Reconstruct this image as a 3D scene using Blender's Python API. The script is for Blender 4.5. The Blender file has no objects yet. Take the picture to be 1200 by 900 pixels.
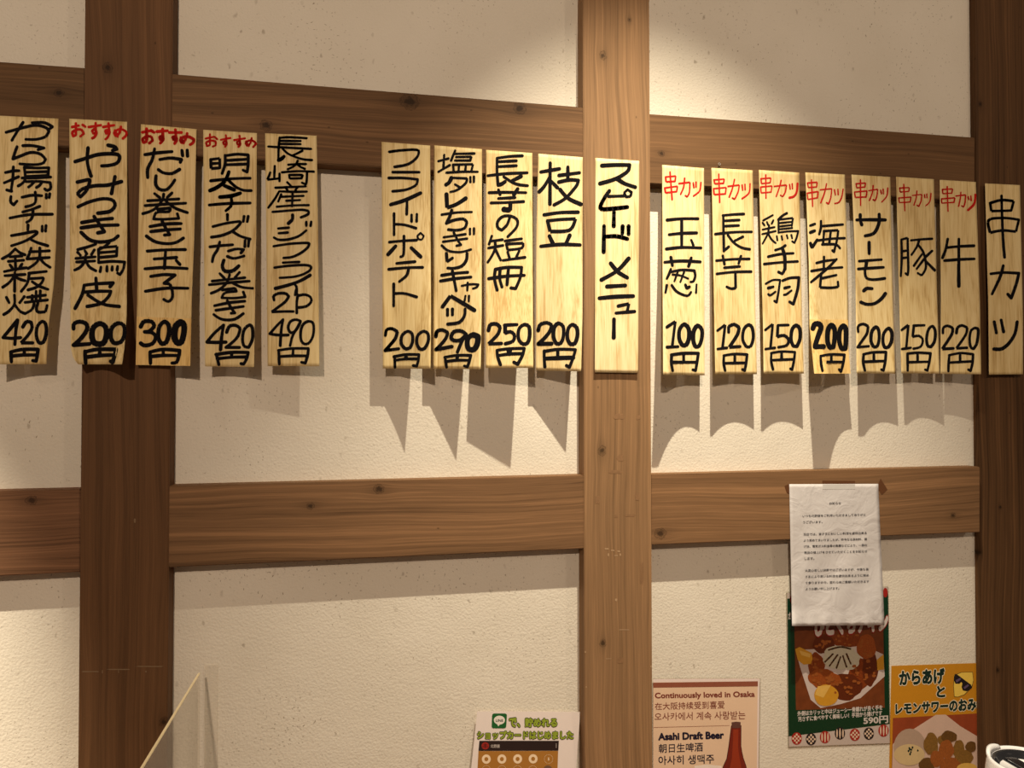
import bpy, bmesh, math, random
from mathutils import Vector, Matrix
random.seed(7)
sc = bpy.context.scene
COL = sc.collection
PI = math.pi

# ---------------------------------------------------------------- camera
CAMZ = 1.62
D = 1.400            # distance from the camera to the front face of posts and beams
PR = 0.034           # how far posts and beams stand proud of the plaster
WY = D + PR          # plaster plane
FPX = 850.0          # focal length in pixels of the 1200x900 photograph
TH, PIT, ROL = math.radians(11.287), math.radians(-0.897), math.radians(-0.094)
F_ = Vector((math.sin(TH)*math.cos(PIT), math.cos(TH)*math.cos(PIT), -math.sin(PIT)))
R_ = Vector((math.cos(TH), -math.sin(TH), 0)); U_ = R_.cross(F_)
R2 = R_*math.cos(ROL) + U_*math.sin(ROL); U2 = -R_*math.sin(ROL) + U_*math.cos(ROL)
cd = bpy.data.cameras.new('camera'); cam = bpy.data.objects.new('camera', cd); COL.objects.link(cam)
cd.sensor_width = 36; cd.lens = 36*FPX/1200; cd.clip_start = 0.02
m3 = Matrix((R2, U2, -F_)).transposed()
cam.matrix_world = Matrix.Translation((0, 0, CAMZ)) @ m3.to_4x4()
sc.camera = cam

def W(u, v, y=D):
    """point of the vertical plane at depth y that is measured at photo pixel u, v"""
    d = F_ + R2*((u-600)/FPX) + U2*((450-v)/FPX)
    t = y/d.y
    return Vector((d.x*t, y, CAMZ + d.z*t))

# ---------------------------------------------------------------- light
sc.view_settings.view_transform = 'Standard'; sc.view_settings.look = 'None'
sc.view_settings.gamma = 1; sc.view_settings.use_curve_mapping = False
sc.view_settings.exposure = 0.0
wd = bpy.data.worlds.new('room'); sc.world = wd; wd.use_nodes = True
wd.node_tree.nodes['Background'].inputs[0].default_value = (1.0, 0.79, 0.61, 1)
wd.node_tree.nodes['Background'].inputs[1].default_value = 0.12

def spot(name, u, v, dist, aim_dist, power, col, ang, blend, rad, ax=0.0, tau=25):
    l = bpy.data.lights.new(name, 'SPOT'); o = bpy.data.objects.new(name, l); COL.objects.link(o)
    p = W(u, v, D); o.location = (p.x, D - dist, p.z)
    l.energy = power; l.color = col; l.spot_size = math.radians(ang); l.spot_blend = blend
    l.shadow_soft_size = rad
    t = math.radians(tau)
    dr = Vector((ax, math.sin(t), -math.cos(t)))
    o.rotation_euler = dr.to_track_quat('-Z', 'Y').to_euler()
    return o
WARM = (1.0, 0.895, 0.70)
spot('ceiling_downlight', 722, -370, 0.69, 0, 225, WARM, 60, 1.0, 0.010, tau=18, ax=.05)
spot('ceiling_downlight', -450, -370, 0.69, 0, 420, WARM, 52, .7, 0.010, tau=21, ax=-.04)
spot('ceiling_downlight', 1990, -300, 0.69, 0, 120, WARM, 50, 1.0, 0.010, tau=19)
def lamp(name, x, y, z, power, col, rad):
    l = bpy.data.lights.new(name, 'POINT'); o = bpy.data.objects.new(name, l); COL.objects.link(o)
    o.location = (x, y, z); l.energy = power; l.color = col; l.shadow_soft_size = rad
lamp('room_lamp', -0.5, D-3.0, CAMZ+1.25, 165, (1.0, 0.79, 0.60), 0.035)
lamp('room_lamp', 2.3, D-2.4, CAMZ+1.15, 30, (1.0, 0.79, 0.60), 0.03)

# ---------------------------------------------------------------- materials
MATS = {}
def nt(name):
    m = bpy.data.materials.new(name); m.use_nodes = True
    n = m.node_tree; b = n.nodes['Principled BSDF']
    return m, n.nodes, n.links, b
def flat(name, col, rough=0.7, spec=0.3, **kw):
    if name in MATS: return MATS[name]
    m, N, L, b = nt(name)
    tc = N.new('ShaderNodeTexCoord'); no = N.new('ShaderNodeTexNoise'); no.inputs['Scale'].default_value = kw.get('ns', 90)
    L.new(tc.outputs['Object'], no.inputs['Vector'])
    mx = N.new('ShaderNodeMix'); mx.data_type = 'RGBA'
    a = kw.get('var', 0.08)
    mx.inputs['A'].default_value = [c*(1-a) for c in col]+[1]; mx.inputs['B'].default_value = [min(1, c*(1+a)) for c in col]+[1]
    L.new(no.outputs['Fac'], mx.inputs['Factor']); L.new(mx.outputs['Result'], b.inputs['Base Color'])
    b.inputs['Roughness'].default_value = rough; b.inputs['Specular IOR Level'].default_value = spec
    if 'coat' in kw: b.inputs['Coat Weight'].default_value = kw['coat']; b.inputs['Coat Roughness'].default_value = 0.08
    MATS[name] = m
    return m
def srgb(r, g, b):
    f = lambda c: (c/255/12.92) if c/255 <= .04045 else ((c/255+.055)/1.055)**2.4
    return (f(r), f(g), f(b))
def ramp(N, pts):
    r = N.new('ShaderNodeValToRGB'); e = r.color_ramp.elements
    while len(e) < len(pts): e.new(0.5)
    for k, (p, c) in enumerate(pts):
        e[k].position = p; e[k].color = tuple(c)+(1,) if len(c) == 3 else c
    return r
def plaster_mat():
    m, N, L, b = nt('plaster')
    tc = N.new('ShaderNodeTexCoord')
    base = ramp(N, [(.25, (.69, .625, .515)), (.75, (.76, .695, .585))])
    n0 = N.new('ShaderNodeTexNoise'); n0.inputs['Scale'].default_value = 5; n0.inputs['Detail'].default_value = 5
    L.new(tc.outputs['Object'], n0.inputs['Vector']); L.new(n0.outputs['Fac'], base.inputs['Fac'])
    col = base.outputs['Color']
    sw0 = N.new('ShaderNodeSeparateXYZ'); L.new(tc.outputs['Object'], sw0.inputs[0]); sw = N.new('ShaderNodeCombineXYZ'); L.new(sw0.outputs[0], sw.inputs[0]); L.new(sw0.outputs[2], sw.inputs[1])
    # chopped straw flecks: warped cell points squeezed along changing directions
    for sx, sz, rot, scl, r0, r1, dens, dark in ((1, 3.2, .5, 38, .05, .09, .58, .7), (3.0, 1, .35, 30, .04, .08, .6, .7), (1.2, 1, .2, 80, .07, .14, .62, .55), (1.8, 1, -.5, 13, .03, .08, .5, .45)):
        mp = N.new('ShaderNodeMapping'); mp.inputs['Rotation'].default_value = (0, 0, rot); mp.inputs['Scale'].default_value = (sx, sz, 1)
        wn = N.new('ShaderNodeTexNoise'); wn.inputs['Scale'].default_value = 45; wn.inputs['Detail'].default_value = 2
        ad = N.new('ShaderNodeMixRGB'); ad.blend_type = 'ADD'; ad.inputs[0].default_value = .018
        L.new(tc.outputs['Object'], wn.inputs['Vector']); L.new(sw.outputs[0], ad.inputs[1]); L.new(wn.outputs['Color'], ad.inputs[2])
        L.new(ad.outputs[0], mp.inputs['Vector'])
        vo = N.new('ShaderNodeTexVoronoi'); vo.voronoi_dimensions = '2D'; vo.inputs['Scale'].default_value = scl; L.new(mp.outputs[0], vo.inputs['Vector'])
        lt = N.new('ShaderNodeMapRange'); lt.inputs['From Min'].default_value = r0; lt.inputs['From Max'].default_value = r1
        lt.inputs['To Min'].default_value = 1; lt.inputs['To Max'].default_value = 0; L.new(vo.outputs['Distance'], lt.inputs['Value'])
        sp = N.new('ShaderNodeSeparateColor'); L.new(vo.outputs['Color'], sp.inputs[0])
        gt = N.new('ShaderNodeMath'); gt.operation = 'GREATER_THAN'; gt.inputs[1].default_value = dens; L.new(sp.outputs[0], gt.inputs[0])
        mu = N.new('ShaderNodeMath'); mu.operation = 'MULTIPLY'; L.new(lt.outputs[0], mu.inputs[0]); L.new(gt.outputs[0], mu.inputs[1])
        # patchy: flecks gather in places
        pn = N.new('ShaderNodeTexNoise'); pn.inputs['Scale'].default_value = 4.5+sx; L.new(tc.outputs['Object'], pn.inputs['Vector'])
        pr = N.new('ShaderNodeMapRange'); pr.inputs['From Min'].default_value = .47; pr.inputs['From Max'].default_value = .66
        pr.inputs['To Max'].default_value = dark; L.new(pn.outputs['Fac'], pr.inputs['Value'])
        m2 = N.new('ShaderNodeMath'); m2.operation = 'MULTIPLY'; L.new(mu.outputs[0], m2.inputs[0]); L.new(pr.outputs[0], m2.inputs[1])
        mx = N.new('ShaderNodeMixRGB'); L.new(m2.outputs[0], mx.inputs[0]); L.new(col, mx.inputs[1]); mx.inputs[2].default_value = (.16, .11, .06, 1)
        col = mx.outputs[0]
    L.new(col, b.inputs['Base Color'])
    b.inputs['Roughness'].default_value = .92; b.inputs['Specular IOR Level'].default_value = .15
    n1 = N.new('ShaderNodeTexNoise'); n1.inputs['Scale'].default_value = 210; n1.inputs['Detail'].default_value = 2.5
    n2 = N.new('ShaderNodeTexNoise'); n2.inputs['Scale'].default_value = 14; n2.inputs['Detail'].default_value = 3
    L.new(tc.outputs['Object'], n1.inputs['Vector']); L.new(tc.outputs['Object'], n2.inputs['Vector'])
    bp = N.new('ShaderNodeBump'); bp.inputs['Strength'].default_value = .42; bp.inputs['Distance'].default_value = .0022
    b2 = N.new('ShaderNodeBump'); b2.inputs['Strength'].default_value = .3; b2.inputs['Distance'].default_value = .004
    L.new(n1.outputs['Fac'], bp.inputs['Height']); L.new(n2.outputs['Fac'], b2.inputs['Height'])
    L.new(b2.outputs[0], bp.inputs['Normal']); L.new(bp.outputs[0], b.inputs['Normal'])
    return m
PLASTER = plaster_mat()

def wood_mat(name, mid, axis, seed, knots=(), rough=.55, contrast=1.0, ctr=None):
    """cedar: grain runs along axis ('x' or 'z'); knots = [(x, z, radius)] in world metres"""
    m, N, L, b = nt(name)
    def math_(op, a, c=None):
        n = N.new('ShaderNodeMath'); n.operation = op
        for k, q in ((0, a), (1, c)):
            if q is None: continue
            if isinstance(q, (int, float)): n.inputs[k].default_value = q
            else: L.new(q, n.inputs[k])
        return n.outputs[0]
    g = N.new('ShaderNodeNewGeometry'); sx = N.new('ShaderNodeSeparateXYZ'); L.new(g.outputs['Position'], sx.inputs[0])
    X, Y, Z = sx.outputs
    al, ac = (Z, X) if axis == 'z' else (X, Z)
    # slow wander of the grain
    cb = N.new('ShaderNodeCombineXYZ'); L.new(math_('MULTIPLY', al, 1.6), cb.inputs[0]); L.new(math_('MULTIPLY', ac, 5.), cb.inputs[1]); cb.inputs[2].default_value = seed
    wn = N.new('ShaderNodeTexNoise'); wn.inputs['Scale'].default_value = 1.0; wn.inputs['Detail'].default_value = 2; L.new(cb.outputs[0], wn.inputs['Vector'])
    across = math_('ADD', math_('ADD', ac, math_('MULTIPLY', Y, .6)), math_('MULTIPLY', math_('SUBTRACT', wn.outputs['Fac'], .5), .05))
    kn = N.new('ShaderNodeTexNoise'); kn.inputs['Scale'].default_value = 170; kn.inputs['Detail'].default_value = 2; L.new(g.outputs['Position'], kn.inputs['Vector'])
    dark = None
    for kx, kz, kr in knots:
        ka, kc = (kz, kx) if axis == 'z' else (kx, kz)
        da = math_('DIVIDE', math_('SUBTRACT', al, ka), kr); dc = math_('DIVIDE', math_('SUBTRACT', ac, kc), kr)
        d2 = math_('ADD', math_('MULTIPLY', math_('MULTIPLY', da, da), .10), math_('MULTIPLY', math_('MULTIPLY', dc, dc), .35))
        inf = math_('POWER', 2.718, math_('MULTIPLY', d2, -1))
        across = math_('ADD', across, math_('MULTIPLY', math_('MULTIPLY', inf, dc), -kr*.55))
        rr = math_('SQRT', math_('ADD', math_('MULTIPLY', da, math_('MULTIPLY', da, .75)), math_('MULTIPLY', dc, dc)))
        rr = math_('ADD', rr, math_('MULTIPLY', math_('SUBTRACT', kn.outputs['Fac'], .5), 1.1))
        core = N.new('ShaderNodeMapRange'); core.inputs['From Min'].default_value = .35; core.inputs['From Max'].default_value = 1.05
        core.inputs['To Min'].default_value = .88; core.inputs['To Max'].default_value = 0; L.new(rr, core.inputs['Value'])
        rim = math_('MULTIPLY', math_('POWER', 2.718, math_('MULTIPLY', math_('POWER', math_('ABSOLUTE', math_('SUBTRACT', rr, .95)), 2), -45)), .6)
        halo = math_('MULTIPLY', math_('POWER', 2.718, math_('MULTIPLY', d2, -1.2)), .26)
        halo = math_('MAXIMUM', halo, rim)
        dk = math_('MAXIMUM', core.outputs[0], halo)
        dark = dk if dark is None else math_('MAXIMUM', dark, dk)
    def grain(fa, fl, det, sd):
        c = N.new('ShaderNodeCombineXYZ'); L.new(math_('MULTIPLY', across, fa), c.inputs[0]); L.new(math_('MULTIPLY', al, fl), c.inputs[1]); c.inputs[2].default_value = sd
        n = N.new('ShaderNodeTexNoise'); n.inputs['Scale'].default_value = 1; n.inputs['Detail'].default_value = det; L.new(c.outputs[0], n.inputs['Vector'])
        return n.outputs['Fac']
    g1 = grain(52, .9, 3, seed*3.1); g2 = grain(210, 1.6, 3, seed+9); g3 = grain(900, 14, 2, seed+4); g0 = grain(13, .7, 2, seed+17)
    s = math_('ADD', math_('ADD', math_('MULTIPLY', g1, .26), math_('MULTIPLY', g2, .38)), math_('ADD', math_('MULTIPLY', g3, .18), math_('MULTIPLY', g0, .18)))
    k = contrast
    lo = [c*(1-.58*k) for c in mid]; hi = [min(1, c*(1+.55*k)) for c in mid]
    r = ramp(N, [(.40, lo), (.475, [c*(1-.16*k) for c in mid]), (.53, mid), (.61, hi)]); L.new(s, r.inputs['Fac'])
    col = r.outputs['Color']
    # scattered small dents and resin specks
    if dark is not None:
        mx = N.new('ShaderNodeMixRGB'); L.new(dark, mx.inputs[0]); L.new(col, mx.inputs[1]); mx.inputs[2].default_value = [c*.16 for c in mid]+[1]; col = mx.outputs[0]
    vo = N.new('ShaderNodeTexVoronoi'); vo.voronoi_dimensions = '2D'; vo.inputs['Scale'].default_value = 24
    sw = N.new('ShaderNodeCombineXYZ'); L.new(X, sw.inputs[0]); L.new(Z, sw.inputs[1])
    mp = N.new('ShaderNodeMapping'); mp.inputs['Scale'].default_value = (1, .6, 1) if axis == 'z' else (.6, 1, 1); L.new(sw.outputs[0], mp.inputs['Vector']); L.new(mp.outputs[0], vo.inputs['Vector'])
    lt = N.new('ShaderNodeMapRange'); lt.inputs['From Min'].default_value = .02; lt.inputs['From Max'].default_value = .05; lt.inputs['To Min'].default_value = .6; lt.inputs['To Max'].default_value = 0; L.new(vo.outputs['Distance'], lt.inputs['Value'])
    sp = N.new('ShaderNodeSeparateColor'); L.new(vo.outputs['Color'], sp.inputs[0])
    mx = N.new('ShaderNodeMixRGB'); L.new(math_('MULTIPLY', lt.outputs[0], math_('GREATER_THAN', sp.outputs[0], .86)), mx.inputs[0]); L.new(col, mx.inputs[1]); mx.inputs[2].default_value = [c*.3 for c in mid]+[1]
    L.new(mx.outputs[0], b.inputs['Base Color'])
    b.inputs['Roughness'].default_value = rough+.12; b.inputs['Specular IOR Level'].default_value = .14
    bp = N.new('ShaderNodeBump'); bp.inputs['Strength'].default_value = .25; bp.inputs['Distance'].default_value = .0012
    L.new(s, bp.inputs['Height']); L.new(bp.outputs[0], b.inputs['Normal'])
    return m

def veneer_mat(name, tint, seed):
    m, N, L, b = nt(name)
    tc = N.new('ShaderNodeTexCoord'); mp = N.new('ShaderNodeMapping')
    mp.inputs['Scale'].default_value = (1, 1, .035); mp.inputs['Location'].default_value = (seed*1.7, 0, seed); L.new(tc.outputs['Object'], mp.inputs['Vector'])
    a = N.new('ShaderNodeTexNoise'); a.inputs['Scale'].default_value = 420; a.inputs['Detail'].default_value = 3; L.new(mp.outputs[0], a.inputs['Vector'])
    m2 = N.new('ShaderNodeMapping'); m2.inputs['Scale'].default_value = (1, 1, .12); m2.inputs['Location'].default_value = (seed, 3, seed*2); L.new(tc.outputs['Object'], m2.inputs['Vector'])
    c = N.new('ShaderNodeTexNoise'); c.inputs['Scale'].default_value = 60; c.inputs['Detail'].default_value = 3; c.inputs['Distortion'].default_value = .6; L.new(m2.outputs[0], c.inputs['Vector'])
    ad = N.new('ShaderNodeMath'); ad.operation = 'MULTIPLY_ADD'; ad.inputs[1].default_value = .5; L.new(a.outputs['Fac'], ad.inputs[0])
    hf = N.new('ShaderNodeMath'); hf.operation = 'MULTIPLY'; hf.inputs[1].default_value = .5; L.new(c.outputs['Fac'], hf.inputs[0]); L.new(hf.outputs[0], ad.inputs[2])
    r = ramp(N, [(.38, (.54*tint[0], .365*tint[1], .145*tint[2])), (.47, (.70*tint[0], .52*tint[1], .24*tint[2])), (.60, (.78*tint[0], .61*tint[1], .31*tint[2]))])
    L.new(ad.outputs[0], r.inputs['Fac']); L.new(r.outputs['Color'], b.inputs['Base Color'])
    b.inputs['Roughness'].default_value = .55; b.inputs['Specular IOR Level'].default_value = .18
    return m
INK = flat('black_ink', (.006, .005, .006), .9, .08)
RED = flat('red_ink', (.50, .014, .010), .9, .1)

# ---------------------------------------------------------------- mesh helpers
def mesh(name, vs, fs, mat, parent=None, smooth=False):
    me = bpy.data.meshes.new(name); me.from_pydata([tuple(v) for v in vs], [], fs); me.update()
    if smooth: me.polygons.foreach_set('use_smooth', [True]*len(me.polygons))
    if mat: me.materials.append(mat)
    o = bpy.data.objects.new(name, me); COL.objects.link(o)
    if parent: o.parent = parent
    return o
def tag(o, label=None, cat=None, group=None, kind=None):
    if label: o['label'] = label
    if cat: o['category'] = cat
    if group: o['group'] = group
    if kind: o['kind'] = kind
    return o
def empty(name, loc=(0, 0, 0)):
    o = bpy.data.objects.new(name, None); COL.objects.link(o); o.empty_display_size = .05
    return o
def prism(name, quad, y0, y1, mat, parent=None, bev=.0015):
    """board between depths y0 (front) and y1 (back); quad = four front corners as (x, z), clockwise from top left"""
    bm = bmesh.new()
    a = [bm.verts.new((x, y0, z)) for x, z in quad]; c = [bm.verts.new((x, y1, z)) for x, z in quad]
    bm.faces.new(a[::-1]); bm.faces.new(c)
    for k in range(4): bm.faces.new((a[k], a[(k+1) % 4], c[(k+1) % 4], c[k]))
    bmesh.ops.recalc_face_normals(bm, faces=bm.faces)
    if bev: bmesh.ops.bevel(bm, geom=list(bm.edges), offset=bev, segments=2, affect='EDGES')
    me = bpy.data.meshes.new(name); bm.to_mesh(me); bm.free(); me.materials.append(mat)
    o = bpy.data.objects.new(name, me); COL.objects.link(o)
    if parent: o.parent = parent
    return o
def P(u, v, y=D):
    p = W(u, v, y); return (p.x, p.z)
# ---------------------------------------------------------------- setting
def wk(u, v, r): p = W(u, v); return (p.x, p.z, r)
FLOOR, TOP = 0.0, CAMZ+1.45
XL, XR = -2.3, 3.2
tag(mesh('wall_back', [(XL, WY, FLOOR), (XR, WY, FLOOR), (XR, WY, TOP), (XL, WY, TOP), (XL, WY+.08, FLOOR), (XR, WY+.08, FLOOR), (XR, WY+.08, TOP), (XL, WY+.08, TOP)],
     [(0, 1, 2, 3), (5, 4, 7, 6), (4, 0, 3, 7), (1, 5, 6, 2), (3, 2, 6, 7), (4, 5, 1, 0)], PLASTER), 'cream straw-flecked plaster wall between the timbers', kind='structure')
FLM = wood_mat('floor_boards', (.16, .09, .045), 'x', 40)
tag(mesh('floor', [(XL, -2.6, FLOOR-.02), (XR, -2.6, FLOOR-.02), (XR, WY, FLOOR-.02), (XL, WY, FLOOR-.02), (XL, -2.6, FLOOR), (XR, -2.6, FLOOR), (XR, WY, FLOOR), (XL, WY, FLOOR)],
     [(4, 5, 6, 7), (3, 2, 1, 0), (0, 1, 5, 4), (1, 2, 6, 5), (2, 3, 7, 6), (3, 0, 4, 7)], FLM), 'brown board floor', kind='structure')

def post(n, l0, l1, r0, r1, mat, label, pr=PR, seed=0):
    # l0/l1 pixel of the left edge at v=0 / v=900, r0/r1 of the right edge
    yf = WY - pr
    def ext(a, b):
        p, q = W(a, 0, yf), W(b, 900, yf); s = (q.x-p.x)/(q.z-p.z)
        return lambda z: p.x + (z-p.z)*s
    fl, fr = ext(l0, l1), ext(r0, r1)
    return tag(prism('trim_%d' % n, [(fl(TOP), TOP), (fr(TOP), TOP), (fr(FLOOR), FLOOR), (fl(FLOOR), FLOOR)], yf, WY+.03, mat), label, kind='structure')
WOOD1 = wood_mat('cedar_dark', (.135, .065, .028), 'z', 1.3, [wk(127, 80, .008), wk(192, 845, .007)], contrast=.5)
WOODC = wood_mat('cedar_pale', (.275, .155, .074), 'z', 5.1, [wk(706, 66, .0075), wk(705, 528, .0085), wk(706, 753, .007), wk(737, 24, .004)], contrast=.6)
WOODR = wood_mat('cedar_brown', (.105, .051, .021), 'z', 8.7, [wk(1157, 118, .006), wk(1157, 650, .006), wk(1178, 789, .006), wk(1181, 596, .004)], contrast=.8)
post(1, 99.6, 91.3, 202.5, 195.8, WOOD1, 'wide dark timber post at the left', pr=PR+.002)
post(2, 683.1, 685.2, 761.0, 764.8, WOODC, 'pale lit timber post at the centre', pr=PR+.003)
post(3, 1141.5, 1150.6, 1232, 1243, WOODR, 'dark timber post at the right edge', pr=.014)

def beam(n, tl, tr, br, bl, mat, label, y0=D):
    q = [P(*tl, y0), P(*tr, y0), P(*br, y0), P(*bl, y0)]
    return tag(prism('trim_%d' % n, q, y0, WY+.03, mat), label, kind='structure')
def lin(p, q, x): return p[1] + (q[1]-p[1])*(x-p[0])/(q[0]-p[0])
def bm_(n, x0, x1, top, bot, mat, label):
    beam(n, (x0, lin(*top, x0)), (x1, lin(*top, x1)), (x1, lin(*bot, x1)), (x0, lin(*bot, x0)), mat, label)
B = lambda nm, c, s, k=(), ct=.75: wood_mat(nm, c, 'x', s, k, contrast=ct)
bm_(4, -420, 99.5, ((0, 72.3), (98.3, 79.3)), ((0, 167), (100, 174)), B('cedar_beam_a', (0.137, 0.071, 0.031), 2.2, [wk(69, 109, .007)]), 'upper timber rail left of the wide dark post')
bm_(5, 199, 684.5, ((201.7, 86.5), (682.7, 125.5)), ((238, 183), (630, 207.8)), B('cedar_beam_b', (0.149, 0.077, 0.034), 3.4, [wk(312, 147, .010), wk(480, 119, .015), wk(609, 127, .011)]), 'upper timber rail of the wide middle bay')
bm_(6, 760, 1142.5, ((761, 133.4), (1142, 161)), ((761.7, 215), (1046.7, 230.3)), B('cedar_beam_c', (0.155, 0.080, 0.035), 4.4, [wk(775, 180, .006)], .6), 'upper timber rail right of the pale post')
bm_(7, -420, 94, ((0, 575.6), (93, 573.4)), ((0, 675), (92, 670.5)), B('cedar_beam_d', (0.210, 0.102, 0.051), 6.1, [wk(37, 586.5, .008)]), 'lower timber rail left of the wide dark post')
bm_(8, 196.5, 685, ((200, 569.7), (683.4, 557.2)), ((198.5, 665), (683, 643)), B('cedar_beam_e', (0.202, 0.107, 0.050), 7.3, [wk(444, 573, .009), wk(364, 593, .006)]), 'lower timber rail of the wide middle bay')
bm_(9, 763, 1148.5, ((764, 556.2), (1147.7, 547)), ((764, 638.5), (1148, 623.7)), B('cedar_beam_f', (0.217, 0.115, 0.053), 9.2, [wk(774, 625, .011), wk(1117, 604, .006)], .7), 'lower timber rail right of the pale post')

# counter that runs along the wall just under the frame
TABZ = 0.70
TM = wood_mat('counter_wood', (.20, .105, .05), 'x', 31)
tb = empty('dining_counter'); tag(tb, 'brown wooden counter along the foot of the wall', 'counter')
tx0, tx1, ty0, ty1 = -.9, 2.6, WY-.62, D-.006
prism('counter_top', [(tx0, TABZ), (tx1, TABZ), (tx1, TABZ-.035), (tx0, TABZ-.035)], ty0, ty1, TM, tb, .003)
for x in (tx0+.06, tx1-.12):
    for y in (ty0+.05, ty1-.11):
        prism('leg', [(x, TABZ-.0355), (x+.06, TABZ-.0355), (x+.06, 0.0005), (x, 0.0005)], y, y+.06, TM, tb, .002)

# old tape marks and chips on the timbers
def marks(name, mat, y, parent, items):
    for cx, cy, rx, ry, sd in items:
        r = random.Random(sd); n = 14; pl = []
        for k in range(n):
            t = 2*PI*k/n; q = max(abs(math.cos(t)), abs(math.sin(t))); f = (1/q)*r.uniform(.72, 1.05)
            pl.append(W(cx+rx*f*math.cos(t), cy+ry*f*math.sin(t), y))
        mesh(name, pl, [tuple(range(n-1, -1, -1))], mat, parent)
T2 = bpy.data.objects['trim_2']; T1 = bpy.data.objects['trim_1']
yp_ = WY-PR-.003-.0003
STAIN = flat('tape_stain', (.245, .134, .064), .4, .4, ns=200, var=.2); CHIP = flat('bare_chip', (.42, .27, .15), .7, .2)
marks('tape_stain', STAIN, yp_, T2, [(725, 488, 6.5, 3.6, 1), (748, 489, 2.6, 3, 2), (727, 537, 4.5, 4, 3), (722, 553, 8.5, 2.4, 4), (747, 582, 3, 4.4, 5), (700, 586, 3, 5, 6), (738, 604, 7, 1.6, 7), (722, 605, 2, 2, 8), (752, 672, 2.2, 14, 9), (727, 774, 4, 3.4, 10)])
marks('bare_chip', CHIP, yp_, T2, [(711, 643, 2.6, .9, 11), (718, 645, 2.2, .8, 12), (725, 646, 2, .9, 13), (713, 650, .9, 1.8, 14), (727, 650, .8, 1.6, 15), (722, 651, 2.4, .6, 16), (731, 738, 7, .5, 17), (713, 772, 4, .4, 18), (686, 764, .7, 1.2, 19), (687, 805, .6, 1, 20), (763, 781, .7, 1.6, 21), (722, 703, 1.3, 1.7, 22)])
marks('scratch', flat('scratch_pale', (.20, .125, .066), .7, .2), WY-PR-.002-.0003, T1, [(176, 781, 19, .8, 31), (140, 784.5, 16, .7, 32), (106, 787, 11, .7, 33), (120, 787, .6, 2.2, 34), (139, 787, .5, 2, 35), (171, 787, 1, 1, 36), (158, 610, 1.4, 2.6, 37)])
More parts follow.
